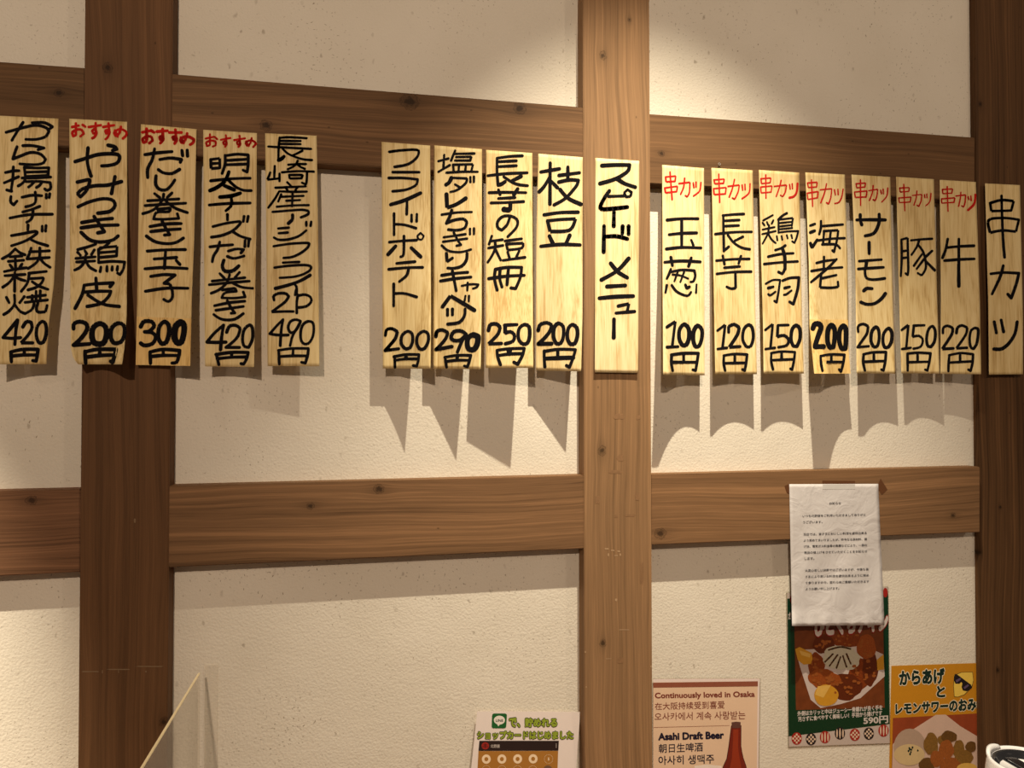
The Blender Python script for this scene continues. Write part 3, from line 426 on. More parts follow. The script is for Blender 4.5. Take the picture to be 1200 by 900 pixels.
for si, S in enumerate(STRIPS):
    L_, R__ = S['L'], S['R']; c0, c1, c2 = S['curl']; c1 *= 1 if si < 5 else .65
    on_post = si in (9, 17)
    yb = (WY-PR-.003 if si in (2, 9) else (D if si != 17 else WY-.024)) - .0012
    if si == 1: yb = D-.0035
    xt0, xt1, zt, zb = W(*L_[0]).x, W(*R__[0]).x, .5*(W(*L_[0]).z+W(*R__[0]).z), .5*(W(*L_[-1]).z+W(*R__[-1]).z)
    xb0, xb1 = W(*L_[-1]).x, W(*R__[-1]).x
    def depth(x, z, off=0.0):
        t = max(0., min(1.05, (zt-z)/(zt-zb))); a, b = xt0+(xb0-xt0)*t, xt1+(xb1-xt1)*t
        s = max(-.1, min(1.1, (x-a)/(b-a)))
        h = c0*t**1.4 + c1*(2*s-1)**2*t**2.2 + c2*(s-.5)*2*t**2 + .0015*math.sin(5*t+si)*min(1, 3*t)
        if S.get('patch') and t > S['patch']: h += .0006
        return yb - max(h, .0) - off
    def on(u, v, off=0.0):
        y = yb
        for _ in range(5):
            p = W(u, v, y); y = depth(p.x, p.z, off)
        return W(u, v, y)
    NU, NV = 20, 60
    vs = []; fs = []
    for j in range(NV+1):
        a, b = edge_at(L_, j/NV), edge_at(R__, j/NV)
        for i in range(NU+1):
            f = i/NU; vs.append(on(a[0]+(b[0]-a[0])*f, a[1]+(b[1]-a[1])*f))
    for j in range(NV):
        for i in range(NU):
            k = j*(NU+1)+i; fs.append((k, k+NU+1, k+NU+2, k+1))
    tints = {8: (1, 1.02, 1.08), 9: (1.06, 1.1, 1.22), 10: (1.06, 1.09, 1.16), 2: (1, .98, .95), 7: (1.02, 1.0, .95)}  # strips around the centre post are paler: strong light put into the tint
    VM = veneer_mat('wood_veneer_%d' % si, tints.get(si, (1, 1, 1)), si*3.7)
    o = mesh('menu_strip', vs, fs, VM, smooth=True)
    sd = o.modifiers.new('thickness', 'SOLIDIFY'); sd.thickness = .0004; sd.offset = -1
    where = S.get('where', '')
    if S.get('head'):
        lb = 'pale menu strip, red heading, black %s (%s)' % (S['read'], S['en'])
    else: lb = 'pale wood menu strip, all-black writing %s (%s)' % (S['read'], S['en'])
    tag(o, lb, 'menu strip', 'handwritten menu strips in a row along the wall')
    if S.get('patch'):
        pv = []; pf = []
        for j in range(9):
            t = S['patch'] + (1-S['patch'])*j/8; a, b = edge_at(L_, t), edge_at(R__, t)
            for i in range(NU+1):
                f = i/NU*1.0; pv.append(on(a[0]+(b[0]-a[0])*f, a[1]+(b[1]-a[1])*f, .0005))
        for j in range(8):
            for i in range(NU):
                k = j*(NU+1)+i; pf.append((k, k+NU+1, k+NU+2, k+1))
        q = mesh('price_patch', pv, pf, veneer_mat('patch_veneer_%d' % si, (1.06, .94, .74), si*3.7+1), o, smooth=True); q['label'] = 'warmer toned patch glued over the old price'
    groups = {}
    for blk in S['ink']:
        c, k, rest = blk.split('|'); w, t = rest.split(':'); x0, y0, s = BLK[k]
        for stk in t.split(';'):
            q = list(map(float, stk.split())); pts = [(x0+q[i]/s, y0+q[i+1]/s) for i in range(0, len(q), 2)]
            vy = sum(p[1] for p in pts)/len(pts)
            part = 'heading' if c == 'R' else ('price' if vy > 371 and S['read'].endswith('円') else 'dish_name')
            if si == 17: part = 'character' if vy < 300 else ('character_b' if vy < 365 else 'character_c')
            groups.setdefault(part, []).append((pts, float(w)/s*1.26))
    for part, st in groups.items():
        v2, f2 = [], []
        for pts, w in st: stroke_polys(pts, w, v2, f2)
        v3 = [on(u, v, 0.0013 if S.get('patch') and part == 'price' else .0006) for u, v in v2]
        q = mesh(part.split('_b')[0].split('_c')[0] if si == 17 else part, v3, f2, RED if part == 'heading' else INK, o)
        if part == 'heading': q['label'] = 'red handwriting %s' % S['head']
# ---------------------------------------------------------------- printed sheets on the wall
def text_mesh(s, bold=0.0):
    c = bpy.data.curves.new('t', 'FONT'); c.body = s; c.size = 1; c.resolution_u = 3; c.offset = bold
    o = bpy.data.objects.new('t', c); COL.objects.link(o)
    dg = bpy.context.evaluated_depsgraph_get(); me = o.evaluated_get(dg).to_mesh()
    v = [(p.co.x, p.co.y) for p in me.vertices]; f = [tuple(p.vertices) for p in me.polygons]
    o.evaluated_get(dg).to_mesh_clear(); bpy.data.objects.remove(o); bpy.data.curves.remove(c)
    return v, f
def quad_map(q, a, b):
    (x0, y0), (x1, y1), (x2, y2), (x3, y3) = q
    return (x0*(1-a)*(1-b)+x1*a*(1-b)+x2*a*b+x3*(1-a)*b, y0*(1-a)*(1-b)+y1*a*(1-b)+y2*a*b+y3*(1-a)*b)
def lines(name, items, fn, mat, parent, bold=0.0, grow=0.0, umax=None):
    """items: (string, quad of photo-measured corners tl tr br bl); fn maps a measured point onto the sheet"""
    V, Fc = [], []
    step = 0
    for s, q in items:
        v, f = text_mesh(s)
        xs = [p[0] for p in v]; ys = [p[1] for p in v]; x0, x1, y0, y1 = min(xs), max(xs), min(ys), max(ys)
        sh = [(0, 0)] + ([(bold*math.cos(k*PI/4), bold*math.sin(k*PI/4)) for k in range(8)] if bold > .03 else [(bold*a, bold*b) for a, b in ((1, 1), (-1, 1), (1, -1), (-1, -1))] if bold else [])
        for ox, oy in sh:
            b = len(V); step += 1
            for p in v:
                u = quad_map(q, (p[0]+ox-x0)/(x1-x0), (y1-p[1]-oy)/(y1-y0))
                if umax and u[0] > umax: u = (umax, u[1])
                w_ = fn(*u); w_.y -= step*4e-6; V.append(w_)
            Fc += [tuple(i+b for i in g) for g in f]
    return mesh(name, V, Fc, mat, parent)
def shapes(name, polys, fn, mat, parent, umax=None):
    V, Fc = [], []
    for n_, pl in enumerate(polys):
        b = len(V); V += [fn(min(u, umax) if umax else u, v) - Vector((0, n_*8e-6, 0)) for u, v in pl]; Fc.append(tuple(range(b+len(pl)-1, b-1, -1)))
    return mesh(name, V, Fc, mat, parent)
def each(name, polys, fn, mat, parent, umax=None):
    for n_, pl in enumerate(polys): shapes(name, [pl], (lambda k: lambda u, v: fn(u, v) - Vector((0, k*1.2e-5, 0)))(n_), mat, parent, umax)
def ell(cx, cy, rx, ry, n=24, wob=0.0, seed=0, rot=0):
    r = random.Random(seed); ph = [r.uniform(0, 6.28) for _ in range(4)]; o = []
    for k in range(n):
        t = 2*PI*k/n; f = 1+wob*(math.sin(3*t+ph[0])+.7*math.sin(5*t+ph[1])+.5*math.sin(8*t+ph[2]))
        x, y = rx*f*math.cos(t), ry*f*math.sin(t); o.append((cx+x*math.cos(rot)-y*math.sin(rot), cy+x*math.sin(rot)+y*math.cos(rot)))
    return o
def tr(pl, x0, y0, s): return [(x0+x/s, y0+y/s) for x, y in pl]
def plane_fn(y): return lambda u, v: W(u, v, y)
def sheet(name, q, y, mat, parent=None, thick=.0003, nu=1, nv=1, fn=None):
    V = []; Fc = []; fn = fn or plane_fn(y)
    for j in range(nv+1):
        for i in range(nu+1): V.append(fn(*quad_map(q, i/nu, j/nv)))
    for j in range(nv):
        for i in range(nu):
            k = j*(nu+1)+i; Fc.append((k, k+nu+1, k+nu+2, k+1))
    o = mesh(name, V, Fc, mat, parent, smooth=nu > 1)
    if thick:
        sd = o.modifiers.new('thickness', 'SOLIDIFY'); sd.thickness = thick; sd.offset = -1
    return o
def clear_mat(name, tint, gloss=.5, rough=.05):
    m, N, L, b = nt(name); N.remove(b)
    out = N['Material Output']; t = N.new('ShaderNodeBsdfTransparent'); t.inputs[0].default_value = tuple(tint)+(1,)
    g = N.new('ShaderNodeBsdfGlossy'); g.inputs['Roughness'].default_value = rough
    fr = N.new('ShaderNodeFresnel'); fr.inputs[0].default_value = 1.49
    mx = N.new('ShaderNodeMixShader'); fm = N.new('ShaderNodeMath'); fm.operation = 'MULTIPLY'; fm.inputs[1].default_value = gloss; L.new(fr.outputs[0], fm.inputs[0]); L.new(fm.outputs[0], mx.inputs[0]); L.new(t.outputs[0], mx.inputs[1]); L.new(g.outputs[0], mx.inputs[2]); L.new(mx.outputs[0], out.inputs[0])
    return m
CLEAR = clear_mat('clear_film', (.93, .92, .89))
c = srgb

# --- white notice taped on the lower rail
NT = lambda pl: tr(pl, 915, 560, 5)
def notice_fn(off=0.0):
    def f(u, v):
        t = max(0, (v-567)/166); s = (u-926)/105
        h = .0015 + .004*t + .0022*math.sin(7*t+2*s)*t + .0012*math.sin(13*s+9*t) * min(1, 2*t) + .010*max(0, t-.88)/.12*max(0, .2-s)/.2 + .004*max(0, t-.9)/.1*math.sin(20*s)**2
        return W(u, v, D - h - off)
    return f
PAPER = flat('white_paper', (.61, .575, .56), .6, .25, var=.02)
_n = PAPER.node_tree; _t = _n.nodes.new('ShaderNodeTexCoord'); _a = _n.nodes.new('ShaderNodeTexNoise'); _a.inputs['Scale'].default_value = 26; _a.inputs['Detail'].default_value = 3; _a.inputs['Distortion'].default_value = 1.2
_b = _n.nodes.new('ShaderNodeBump'); _b.inputs['Strength'].default_value = .38; _b.inputs['Distance'].default_value = .006
_n.links.new(_t.outputs['Object'], _a.inputs['Vector']); _n.links.new(_a.outputs['Fac'], _b.inputs['Height']); _n.links.new(_b.outputs[0], _n.nodes['Principled BSDF'].inputs['Normal'])
nq = NT([(50, 37), (571, 35), (608, 862), (66, 868)])
ntc = sheet('notice', nq, D, PAPER, nu=26, nv=40, fn=notice_fn())
tag(ntc, 'white printed notice sheet taped over the right lower rail', 'notice')
# faint crease shading comes from the relief itself
def L5(x0, x1, y, h=15, dy=None): d = -(x1-x0)*.022 if dy is None else dy; return NT([(x0, y-h/2), (x1, y-h/2+d), (x1, y+h/2+d), (x0, y+h/2)])
lines('printed_text', [('お知らせ', L5(285, 353, 150)), ('いつも北野屋をご利用いただきましてありがと', L5(128, 497, 224)), ('うございます。', L5(130, 244, 260)),
 ('当店では、皆さまにおいしい料理を提供出来る', L5(134, 503, 331)), ('よう努めてまいりましたが、昨今なる原材料、揚', L5(134, 505, 367)), ('げ油、電気ガス料金等の高騰などにより、一部の', L5(135, 505, 402)),
 ('商品の値上げをさせていただくことをお知らせ', L5(137, 506, 438)), ('します。', L5(139, 196, 473)), ('大変心苦しい決断ではございますが、今後も皆', L5(142, 514, 543)),
 ('さまにより良いお料理を提供出来るように努め', L5(143, 516, 579)), ('て参りますので、変わらぬご愛顧いただきます', L5(144, 517, 615)), ('ようお願い申し上げます。', L5(145, 342, 651))],
 notice_fn(.0004), flat('grey_print', (.03, .028, .035), .7, .2), ntc, bold=.012)['kind'] = 'stuff'
TAPE = flat('brown_tape', c(96, 60, 34), .35, .5, var=.03)
tape_fn = plane_fn(D-.0006)
for pl in ([(22, 48), (48, 36), (50, 92), (36, 88)], [(572, 34), (585, 4), (625, 68), (592, 98), (574, 70)], [(243, 16), (435, 18), (435, 36), (243, 37)]):
    shapes('tape', [NT(pl)], tape_fn, TAPE, ntc)
shapes('tape', [NT([(245, 38), (435, 37), (435, 66), (245, 67)])], notice_fn(.0004), flat('tape_on_paper', (.62, .60, .57), .25, .5), ntc)

# --- green chicken poster on the plaster, its top behind the notice
CK = lambda pl: tr(pl, 915, 680, 4.2857)
yc = WY-.0012
ck = sheet('food_poster', CK([(26, 58), (541, 28), (551, 824), (36, 844)]), yc, CLEAR)
tag(ck, 'green laminated fried chicken poster hanging behind the white notice', 'poster')
f1, f2, f3, f4, f5 = (plane_fn(yc-.0002*k) for k in (1, 2, 3, 4, 5))
WHITE = flat('poster_white', c(190, 174, 164), .35, .4, var=.02)
shapes('sheet', [CK([(32, 64), (537, 34), (547, 818), (41, 836)])], f1, WHITE, ck)
GREEN = flat('poster_green', c(6, 50, 28), .3, .5, var=.05)
shapes('green_field', [CK([(33, 92), (539, 66), (546, 722), (40, 784)])], f2, GREEN, ck)
PBR = flat('photo_table', c(110, 56, 26), .3, .5, ns=60, var=.35)
pic = shapes('photo_print', [CK([(68, 222), (514, 195), (522, 640), (76, 652)])], f3, PBR, ck)
shapes('plate_print', [CK([(74, 350), (190, 345), (330, 290), (515, 372), (522, 482), (400, 592), (300, 622), (200, 642), (150, 600), (98, 440)])], f4, flat('photo_plate', c(196, 180, 172), .3, .5, var=.06), ck)
FRY = [flat('fried_a', c(122, 54, 18), .3, .5, ns=420, var=.55), flat('fried_b', c(92, 38, 14), .3, .5, ns=500, var=.6), flat('fried_c', c(142, 70, 26), .3, .5, ns=380, var=.5)]
bl = [(330, 300, 80, 38), (215, 320, 55, 48), (430, 335, 48, 62), (178, 430, 42, 66), (448, 440, 40, 92), (205, 492, 66, 50), (395, 470, 52, 80), (328, 535, 78, 68), (262, 500, 40, 34)]
for k in range(3): each('chicken_print', [CK(ell(*b, n=28, wob=.05, seed=i)) for i, b in enumerate(bl) if i % 3 == k], plane_fn(yc-.0009-.00008*k), FRY[k], ck)
shapes('crumb_print', [CK(ell(b[0]+random.uniform(-.7, .7)*b[2], b[1]+random.uniform(-.7, .7)*b[3], random.uniform(5, 12), random.uniform(4, 9), n=9, wob=.1, seed=j)) for b in bl for j in range(9)], plane_fn(yc-.0013), flat('crumb_light', c(146, 80, 34), .3, .5, ns=300, var=.3), ck)
each('sauce_print', [CK(ell(300, 388, 92, 60, wob=.05, seed=4)), CK(ell(350, 415, 42, 34, wob=.04, seed=7))], plane_fn(yc-.0015), flat('cream_sauce', c(190, 182, 160), .3, .5, ns=200, var=.12), ck)
vs_, fs_ = [], []
for a in ([(222, 410), (262, 370)], [(245, 430), (285, 375)], [(280, 440), (300, 385)], [(330, 435), (312, 380)], [(352, 420), (330, 370)], [(240, 350), (300, 335), (350, 345)]): stroke_polys(a, 9, vs_, fs_)
mesh('sauce_stripes', [plane_fn(yc-.0017)(*CK([p])[0]) for p in vs_], fs_, flat('brown_sauce', c(84, 54, 30), .3, .5), ck)
LEM = flat('lemon_print', c(198, 142, 40), .3, .5, var=.1); LEM2 = flat('lemon_flesh', c(216, 172, 84), .3, .5, ns=150, var=.1)
each('lemon_print', [CK([(72, 345), (95, 335), (155, 365), (160, 395), (150, 420), (115, 424), (85, 400)]), CK([(482, 400), (516, 372), (519, 448), (485, 452)]), CK(ell(228, 578, 61, 54, wob=.02, seed=3))], plane_fn(yc-.0016), LEM, ck)
each('lemon_flesh_print', [CK([(172, 575), (186, 532), (252, 526), (214, 590)]), CK([(92, 352), (150, 370), (146, 388), (104, 376)])], plane_fn(yc-.0018), LEM2, ck)
CW = flat('letter_white', c(200, 190, 182), .3, .4, var=.02); CR = flat('letter_red', c(150, 30, 30), .3, .4)
tq = CK([(170, 186), (536, 160), (536, 250), (172, 278)])
lines('title_outline', [('ひとくちチキン', tq)], plane_fn(yc-.0019), CR, ck, bold=.13)
lines('title', [('ひとくちチキン', tq)], plane_fn(yc-.0022), CW, ck, bold=.08)
ln = [('外側はカリッと中はジューシー骨離れが良く手を', CK([(84, 658), (510, 626), (510, 650), (84, 682)])), ('汚さずに食べやすく美味しい！手羽から揚げです', CK([(86, 686), (508, 654), (508, 678), (88, 710)])), ('590円', CK([(415, 688), (537, 680), (538, 716), (417, 724)])), ('が', CK([(38, 160), (60, 158), (60, 192), (38, 196)]))]
lines('caption', ln, plane_fn(yc-.0008), CW, ck, bold=.035)
LR = flat('lantern_red', c(158, 38, 30), .3, .4); LK = flat('lantern_black', c(34, 26, 28), .3, .4); LC = flat('lantern_cream', c(214, 186, 160), .3, .4)
lant = [(80, 795, 0), (152, 798, 1), (222, 788, 2), (297, 769, 3), (372, 776, 0), (442, 770, 1), (516, 755, 2), (58, 96, 2), (525, 62, 0)]
for nm, mt, ks in (('red_lantern', LR, (0, 2)), ('black_lantern', LK, (1, 3))):
    each(nm, [CK(ell(x, y, 26 if y > 200 else 12, 31 if y > 200 else 24)) for x, y, k in lant if k in ks], plane_fn(yc-.0006), mt, ck)
pat = []
for x, y, k in lant:
    if y < 200: continue
    if k >= 2:
        for q in (-.62, 0, .62): pat.append(CK(ell(x+q*24, y, 4, 27*math.sqrt(1-q*q*.9), n=14)))
    else:
        for i in range(-2, 3):
            for j in range(-2, 3):
                if (i+j) % 2 == 0 and abs(i)+abs(j) < 4: pat.append(CK([(x+i*9-4.5, y+j*10-5), (x+i*9+4.5, y+j*10-5), (x+i*9+4.5, y+j*10+5), (x+i*9-4.5, y+j*10+5)]))
shapes('lantern_pattern', pat, plane_fn(yc-.0008), LC, ck)

# --- yellow fried chicken and lemon drink poster, cut off by the post
YP = lambda pl: tr(pl, 1060, 760, 6.4286); yy = WY-.001; UM = 1146.2
YEL = flat('poster_yellow', c(196, 134, 30), .4, .4, var=.04)
yp = sheet('food_poster', [(1044.7, 780.3), (UM, 777), (UM, 968), (1040.6, 968)], yy, YEL)
tag(yp, 'yellow poster with a lemon in sunglasses beside the right post', 'poster')
DKG = flat('letter_dark_green', c(22, 44, 36), .4, .3); CW2 = flat('letter_cream', c(236, 222, 190), .4, .3)
yl = [('からあげ', [(1054, 786.6), (1106.4, 783.6), (1106.4, 800.6), (1054.6, 803)]), ('と', YP([(246, 286), (303, 284), (303, 362), (246, 364)])), ('レモンサワーのおみせ', [(1049.8, 825), (1154, 818), (1154, 831.5), (1049.8, 837)])]
lines('lettering_outline', yl, plane_fn(yy-.0004), CW2, yp, bold=.11, umax=UM)
lines('lettering', yl, plane_fn(yy-.0006), DKG, yp, bold=.055, umax=UM)
shapes('lemon_outline', [YP(ell(442, 272, 86, 96, wob=.0)[:0] + [(374, 364), (368, 282), (374, 200), (428, 178), (514, 176), (521, 240), (508, 294), (452, 349), (402, 366)])], plane_fn(yy-.0004), DKG, yp)
shapes('lemon_drawing', [YP([(377, 361), (371, 282), (377, 203), (430, 181), (511, 179), (518, 240), (505, 291), (450, 346), (402, 363)])], plane_fn(yy-.0006), flat('lemon_yellow', c(232, 196, 84), .4, .3), yp)
shapes('sunglasses_drawing', [YP([(382, 190), (396, 195), (500, 272), (510, 292), (500, 305), (470, 322), (440, 316), (430, 290), (436, 262), (428, 252), (412, 266), (384, 264), (374, 244), (376, 215)])], plane_fn(yy-.0008), LK, yp)
each('lens_glint', [YP([(386, 238), (420, 220), (426, 232), (392, 258)]), YP([(444, 292), (478, 268), (486, 280), (452, 306)])], plane_fn(yy-.001), flat('glint', c(96, 78, 104), .4, .3), yp)
shapes('photo_print', [[(1046.4, 841.5), (UM, 836), (UM, 968), (1043.5, 968)]], plane_fn(yy-.0004), flat('photo_table_b', c(146, 66, 36), .35, .4, ns=40, var=.2), yp)
shapes('plate_print', [[(1046.2, 872)] + YP([(0, 640), (60, 612), (235, 500), (310, 498), (420, 585), (553, 664), (553, 1330)]) + [(1043.6, 966)]], plane_fn(yy-.0006), flat('photo_plate_b', c(206, 176, 158), .35, .4, ns=30, var=.08), yp)
shapes('bowl_print', [[(max(1046, a), b) for a, b in YP(ell(40, 745, 122, 142))]], plane_fn(yy-.0008), flat('glass_bowl_print', c(176, 150, 130), .35, .4), yp)
shapes('dip_print', [[(max(1046, a), b) for a, b in YP(ell(36, 800, 116, 80))]], plane_fn(yy-.001), flat('dip', c(206, 180, 132), .35, .4, ns=60, var=.1), yp)
shapes('herb_print', [YP(ell(x, y, 7, 9, n=8, wob=.12, seed=int(x))) for x, y in ((40, 760), (48, 780), (30, 772), (52, 762), (42, 795), (100, 768), (60, 745), (36, 750))], plane_fn(yy-.0012), DKG, yp)
kb = [(200, 720, 55, 85), (335, 665, 60, 45), (315, 760, 58, 70), (410, 760, 45, 70), (500, 740, 40, 42), (245, 830, 52, 62), (450, 820, 70, 55), (170, 880, 60, 60), (345, 880, 80, 60), (290, 690, 40, 40)]
KM = [flat('karaage_a', c(128, 92, 40), .4, .4, ns=300, var=.35), flat('karaage_b', c(100, 68, 30), .4, .4, ns=300, var=.4), flat('karaage_c', c(150, 84, 36), .4, .4, ns=300, var=.35)]
for k in range(3): each('chicken_print', [YP(ell(*b, n=22, wob=.05, seed=i+20)) for i, b in enumerate(kb) if i % 3 == k], plane_fn(yy-.0014-.0002*k), KM[k], yp, umax=UM)
each('lemon_print', [YP(ell(470, 900, 76, 38))], plane_fn(yy-.0020), LEM2, yp, umax=UM)

# --- beer card right of the centre post
AS = lambda pl: tr(pl, 760, 790, 8.18); ya = WY-.004
ac = sheet('beer_card', AS([(40, 38), (1076, 34), (1058, 1180), (38, 1180)]), ya, CLEAR)
tag(ac, 'laminated beige beer card with a brown bottle beside the pale post', 'card')
shapes('card_margin', [AS([(44, 46), (1066, 42), (1049, 1180), (44, 1180)])], plane_fn(ya-.0003), flat('card_margin', c(232, 214, 206), .35, .4, var=.02), ac)
shapes('card_print', [AS([(44, 80), (1046, 68), (1036, 1180), (46, 1180)])], plane_fn(ya-.0005), flat('card_beige', c(226, 194, 164), .35, .4, ns=20, var=.05), ac)
BRN = flat('card_brown', c(142, 82, 62), .35, .4); BR2 = flat('card_letter_brown', c(124, 56, 44), .35, .4); NVY = flat('card_navy', c(26, 24, 46), .35, .4)
shapes('brown_band', [AS([(44, 82), (1048, 68), (1048, 117), (46, 130)])], plane_fn(ya-.0007), BRN, ac)
lines('slogan', [('Continuously loved in Osaka', AS([(62, 180), (1016, 165), (1018, 232), (65, 246)]))], plane_fn(ya-.0008), BR2, ac, bold=.032)
lines('slogan_translations', [('在大阪持续受到喜爱', AS([(60, 276), (728, 256), (728, 330), (62, 342)])), ('오사카에서 계속 사랑받는', AS([(58, 372), (928, 352), (928, 432), (58, 444)]))], plane_fn(ya-.0008), BR2, ac, bold=.004)
shapes('thin_rule', [AS([(50, 509), (775, 491), (775, 494), (50, 513)])], plane_fn(ya-.0008), BRN, ac)
lines('drink_name', [('Asahi Draft Beer', AS([(96, 568), (718, 550), (720, 616), (97, 632)]))], plane_fn(ya-.0008), NVY, ac, bold=.05)
lines('drink_name_translations', [('朝日生啤酒', AS([(98, 672), (520, 654), (520, 740), (98, 756)])), ('아사히 생맥주', AS([(95, 786), (628, 768), (628, 856), (97, 870)]))], plane_fn(ya-.0008), NVY, ac, bold=.010)
shapes('glass_print', [AS([(440, 880), (560, 866), (700, 880), (700, 1180), (440, 1180)])], plane_fn(ya-.0007), flat('foam', c(236, 220, 206), .35, .4), ac)
bt = [(797, 492), (885, 490), (884, 690), (892, 740), (905, 800), (932, 880), (945, 950), (945, 1180), (705, 1180), (702, 950), (718, 885), (752, 810), (770, 700)]
shapes('bottle_outline', [AS([(x+(5 if x > 830 else -5), y) for x, y in bt])], plane_fn(ya-.0009), LK, ac)
shapes('bottle_print', [AS(bt)], plane_fn(ya-.0011), flat('bottle_brown', c(112, 34, 22), .3, .5, ns=12, var=.25), ac)
shapes('bottle_glow', [AS([(812, 530), (862, 530), (858, 700), (872, 800), (890, 900), (890, 1180), (780, 1180), (778, 900), (800, 800), (806, 700)])], plane_fn(ya-.0013), flat('bottle_light', c(142, 50, 26), .3, .5, ns=12, var=.2), ac)
shapes('bottle_cap', [AS([(795, 462), (840, 456), (884, 460), (882, 492), (882, 516), (798, 518), (800, 492)])], plane_fn(ya-.0013), flat('cap_print', c(96, 62, 54), .3, .5), ac)

# --- stamp card at the foot of the middle bay
LN = lambda pl: tr(pl, 545, 820, 8.276)
def card_fn(off):
    return lambda u, v: W(u, v, WY-.010-.00010*(v-833) - off)
lc = sheet('stamp_card_notice', LN([(118, 112), (1117, 119), (1040, 1180), (5, 1180)]), WY, flat('card_white', c(228, 214, 206), .4, .35, var=.02), fn=card_fn(0))
tag(lc, 'white loyalty stamp card notice left of the pale post', 'card')
rr = [(262+18, 133), (405-18, 133), (403, 140), (406, 152), (400, 255), (395, 270), (380, 277), (275, 277), (262, 272), (258, 258), (262, 155), (266, 140)]
shapes('green_icon', [LN(rr)], card_fn(.0005), flat('icon_green', c(32, 92, 44), .4, .3), lc)
each('speech_bubble', [LN(ell(333, 198, 54, 43)), LN([(305, 225), (345, 232), (322, 258)])], card_fn(.0007), flat('bubble_white', c(226, 218, 206), .4, .3), lc)
lines('icon_letters', [('LINE', LN([(299, 190), (369, 190), (368, 213), (299, 213)]))], card_fn(.0009), GREEN, lc, bold=.02)
LIM = flat('letter_lime', c(142, 158, 52), .4, .3)
ll = [('で、', LN([(430, 182), (530, 180), (530, 262), (430, 262)])), ('貯めれる', LN([(584, 180), (890, 180), (888, 260), (584, 262)])), ('ショップカードはじめました', LN([(120, 306), (1048, 306), (1046, 380), (120, 380)]))]
lines('heading_outline', ll, card_fn(.0004), flat('letter_outline', c(44, 46, 24), .4, .3), lc, bold=.13)
lines('heading', ll, card_fn(.0006), LIM, lc, bold=.055)
shapes('dark_bar', [LN([(139, 398), (910, 398), (905, 494), (130, 496)])], card_fn(.0005), flat('bar_dark', c(44, 32, 30), .4, .3), lc)
shapes('round_logo', [LN(ell(196, 447, 37, 35))], card_fn(.0007), flat('logo_red', c(150, 42, 34), .4, .3), lc)
vs_, fs_ = [], []
for a in ([(168, 455), (224, 455)], [(180, 438), (212, 438)], [(196, 425), (196, 470)]): stroke_polys(a, 5, vs_, fs_)
mesh('logo_marks', [card_fn(.0009)(*LN([p])[0]) for p in vs_], fs_, LK, lc)
lines('shop_name', [('北野屋', LN([(248, 434), (336, 434), (336, 466), (248, 466)]))], card_fn(.0007), flat('name_grey', c(176, 164, 156), .4, .3), lc, bold=.02)
shapes('menu_dots', [LN(ell(884, y, 4, 6, n=10)) for y in (430, 445, 460)], card_fn(.0007), flat('name_grey', c(176, 164, 156)), lc)
shapes('stamp_field', [LN([(130, 498), (903, 496), (880, 1180), (95, 1180)])], card_fn(.0005), flat('gold_field', c(164, 112, 48), .4, .3, var=.04), lc)
CRM = flat('stamp_cream', c(232, 206, 172), .4, .3)
st = [(206, 576), (357, 575), (510, 574), (660, 573)]
each('stamp', [LN(ell(x, y, 43, 45)) for x, y in st], card_fn(.0007), CRM, lc)
each('stamp_centre', [LN(ell(x, y, 19, 20)) for x, y in st], card_fn(.0009), flat('gold_field', (0,0,0)), lc)
dots = []
for cx, cy in [(810, 575), (206, 680), (357, 680), (508, 680), (655, 680)]:
    for k in range(22): dots.append(LN(ell(cx+41*math.cos(k*PI/11), cy+43*math.sin(k*PI/11), 3, 3, n=6)))
shapes('dotted_rings', dots, card_fn(.0007), CRM, lc)
shapes('last_stamp', [LN(ell(803, 680, 44, 44))], card_fn(.0007), flat('stamp_grey', c(112, 84, 62), .4, .3), lc)
lines('stamp_number', [('5', LN([(803, 562), (818, 562), (817, 588), (803, 588)]))], card_fn(.0007), CRM, lc, bold=.03)

# ---------------------------------------------------------------- clear table divider standing square to the wall
HAZE, N_, L_n, b_n = nt('reflection_haze'); td = N_.new('ShaderNodeBsdfTransparent'); mxs = N_.new('ShaderNodeMixShader'); mxs.inputs[0].default_value = .16  # cream haze brightens the wall where the panel's rear edge reflects
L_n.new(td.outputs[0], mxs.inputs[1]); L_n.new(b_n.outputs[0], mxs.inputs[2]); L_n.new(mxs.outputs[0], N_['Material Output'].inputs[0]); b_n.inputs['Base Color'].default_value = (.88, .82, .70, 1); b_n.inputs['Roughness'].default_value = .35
p0 = W(238.5, 780, WY-.006)
ap = empty('table_divider'); tag(ap, 'clear upright panel standing out from the wall at lower left', 'divider')
EDGE = flat('polished_edge', (.92, .76, .46), .3, .5, var=.02)  # bright yellow paints in the light piped to the panel's edge
xa, xb, ztop = p0.x-.0018, p0.x+.0018, p0.z
def box(name, x0, x1, y0, y1, z0, z1, mat, parent, bev=0): return prism(name, [(x0, z1), (x1, z1), (x1, z0), (x0, z0)], y0, y1, mat, parent, bev)
box('clear_panel', xa, xb, WY-.47, D-.008, TABZ+.0005, ztop-.0022, clear_mat('clear_panel', (.975, .965, .94), .35, .1), ap)
box('polished_edge', xa, xb, WY-.47, D-.008, ztop-.002, ztop, EDGE, ap)['label'] = 'top edge with its glow painted pale yellow'
box('foot', xa-.03, xb+.03, WY-.40, WY-.34, TABZ, TABZ+.006, clear_mat('clear_foot', (.93, .92, .90)), ap)
ws = box('wall_strip', W(240, 800, WY).x, W(256, 800, WY).x, WY-.0035, WY-.0003, TABZ+.001, W(240, 779, WY).z, HAZE, None, .001)  # thin pale strip added to show the bright reflection band on the plaster
ws.name = 'reflection_strip'; tag(ws, 'narrow pale upright strip added as the bright reflection band behind the panel', 'strip')

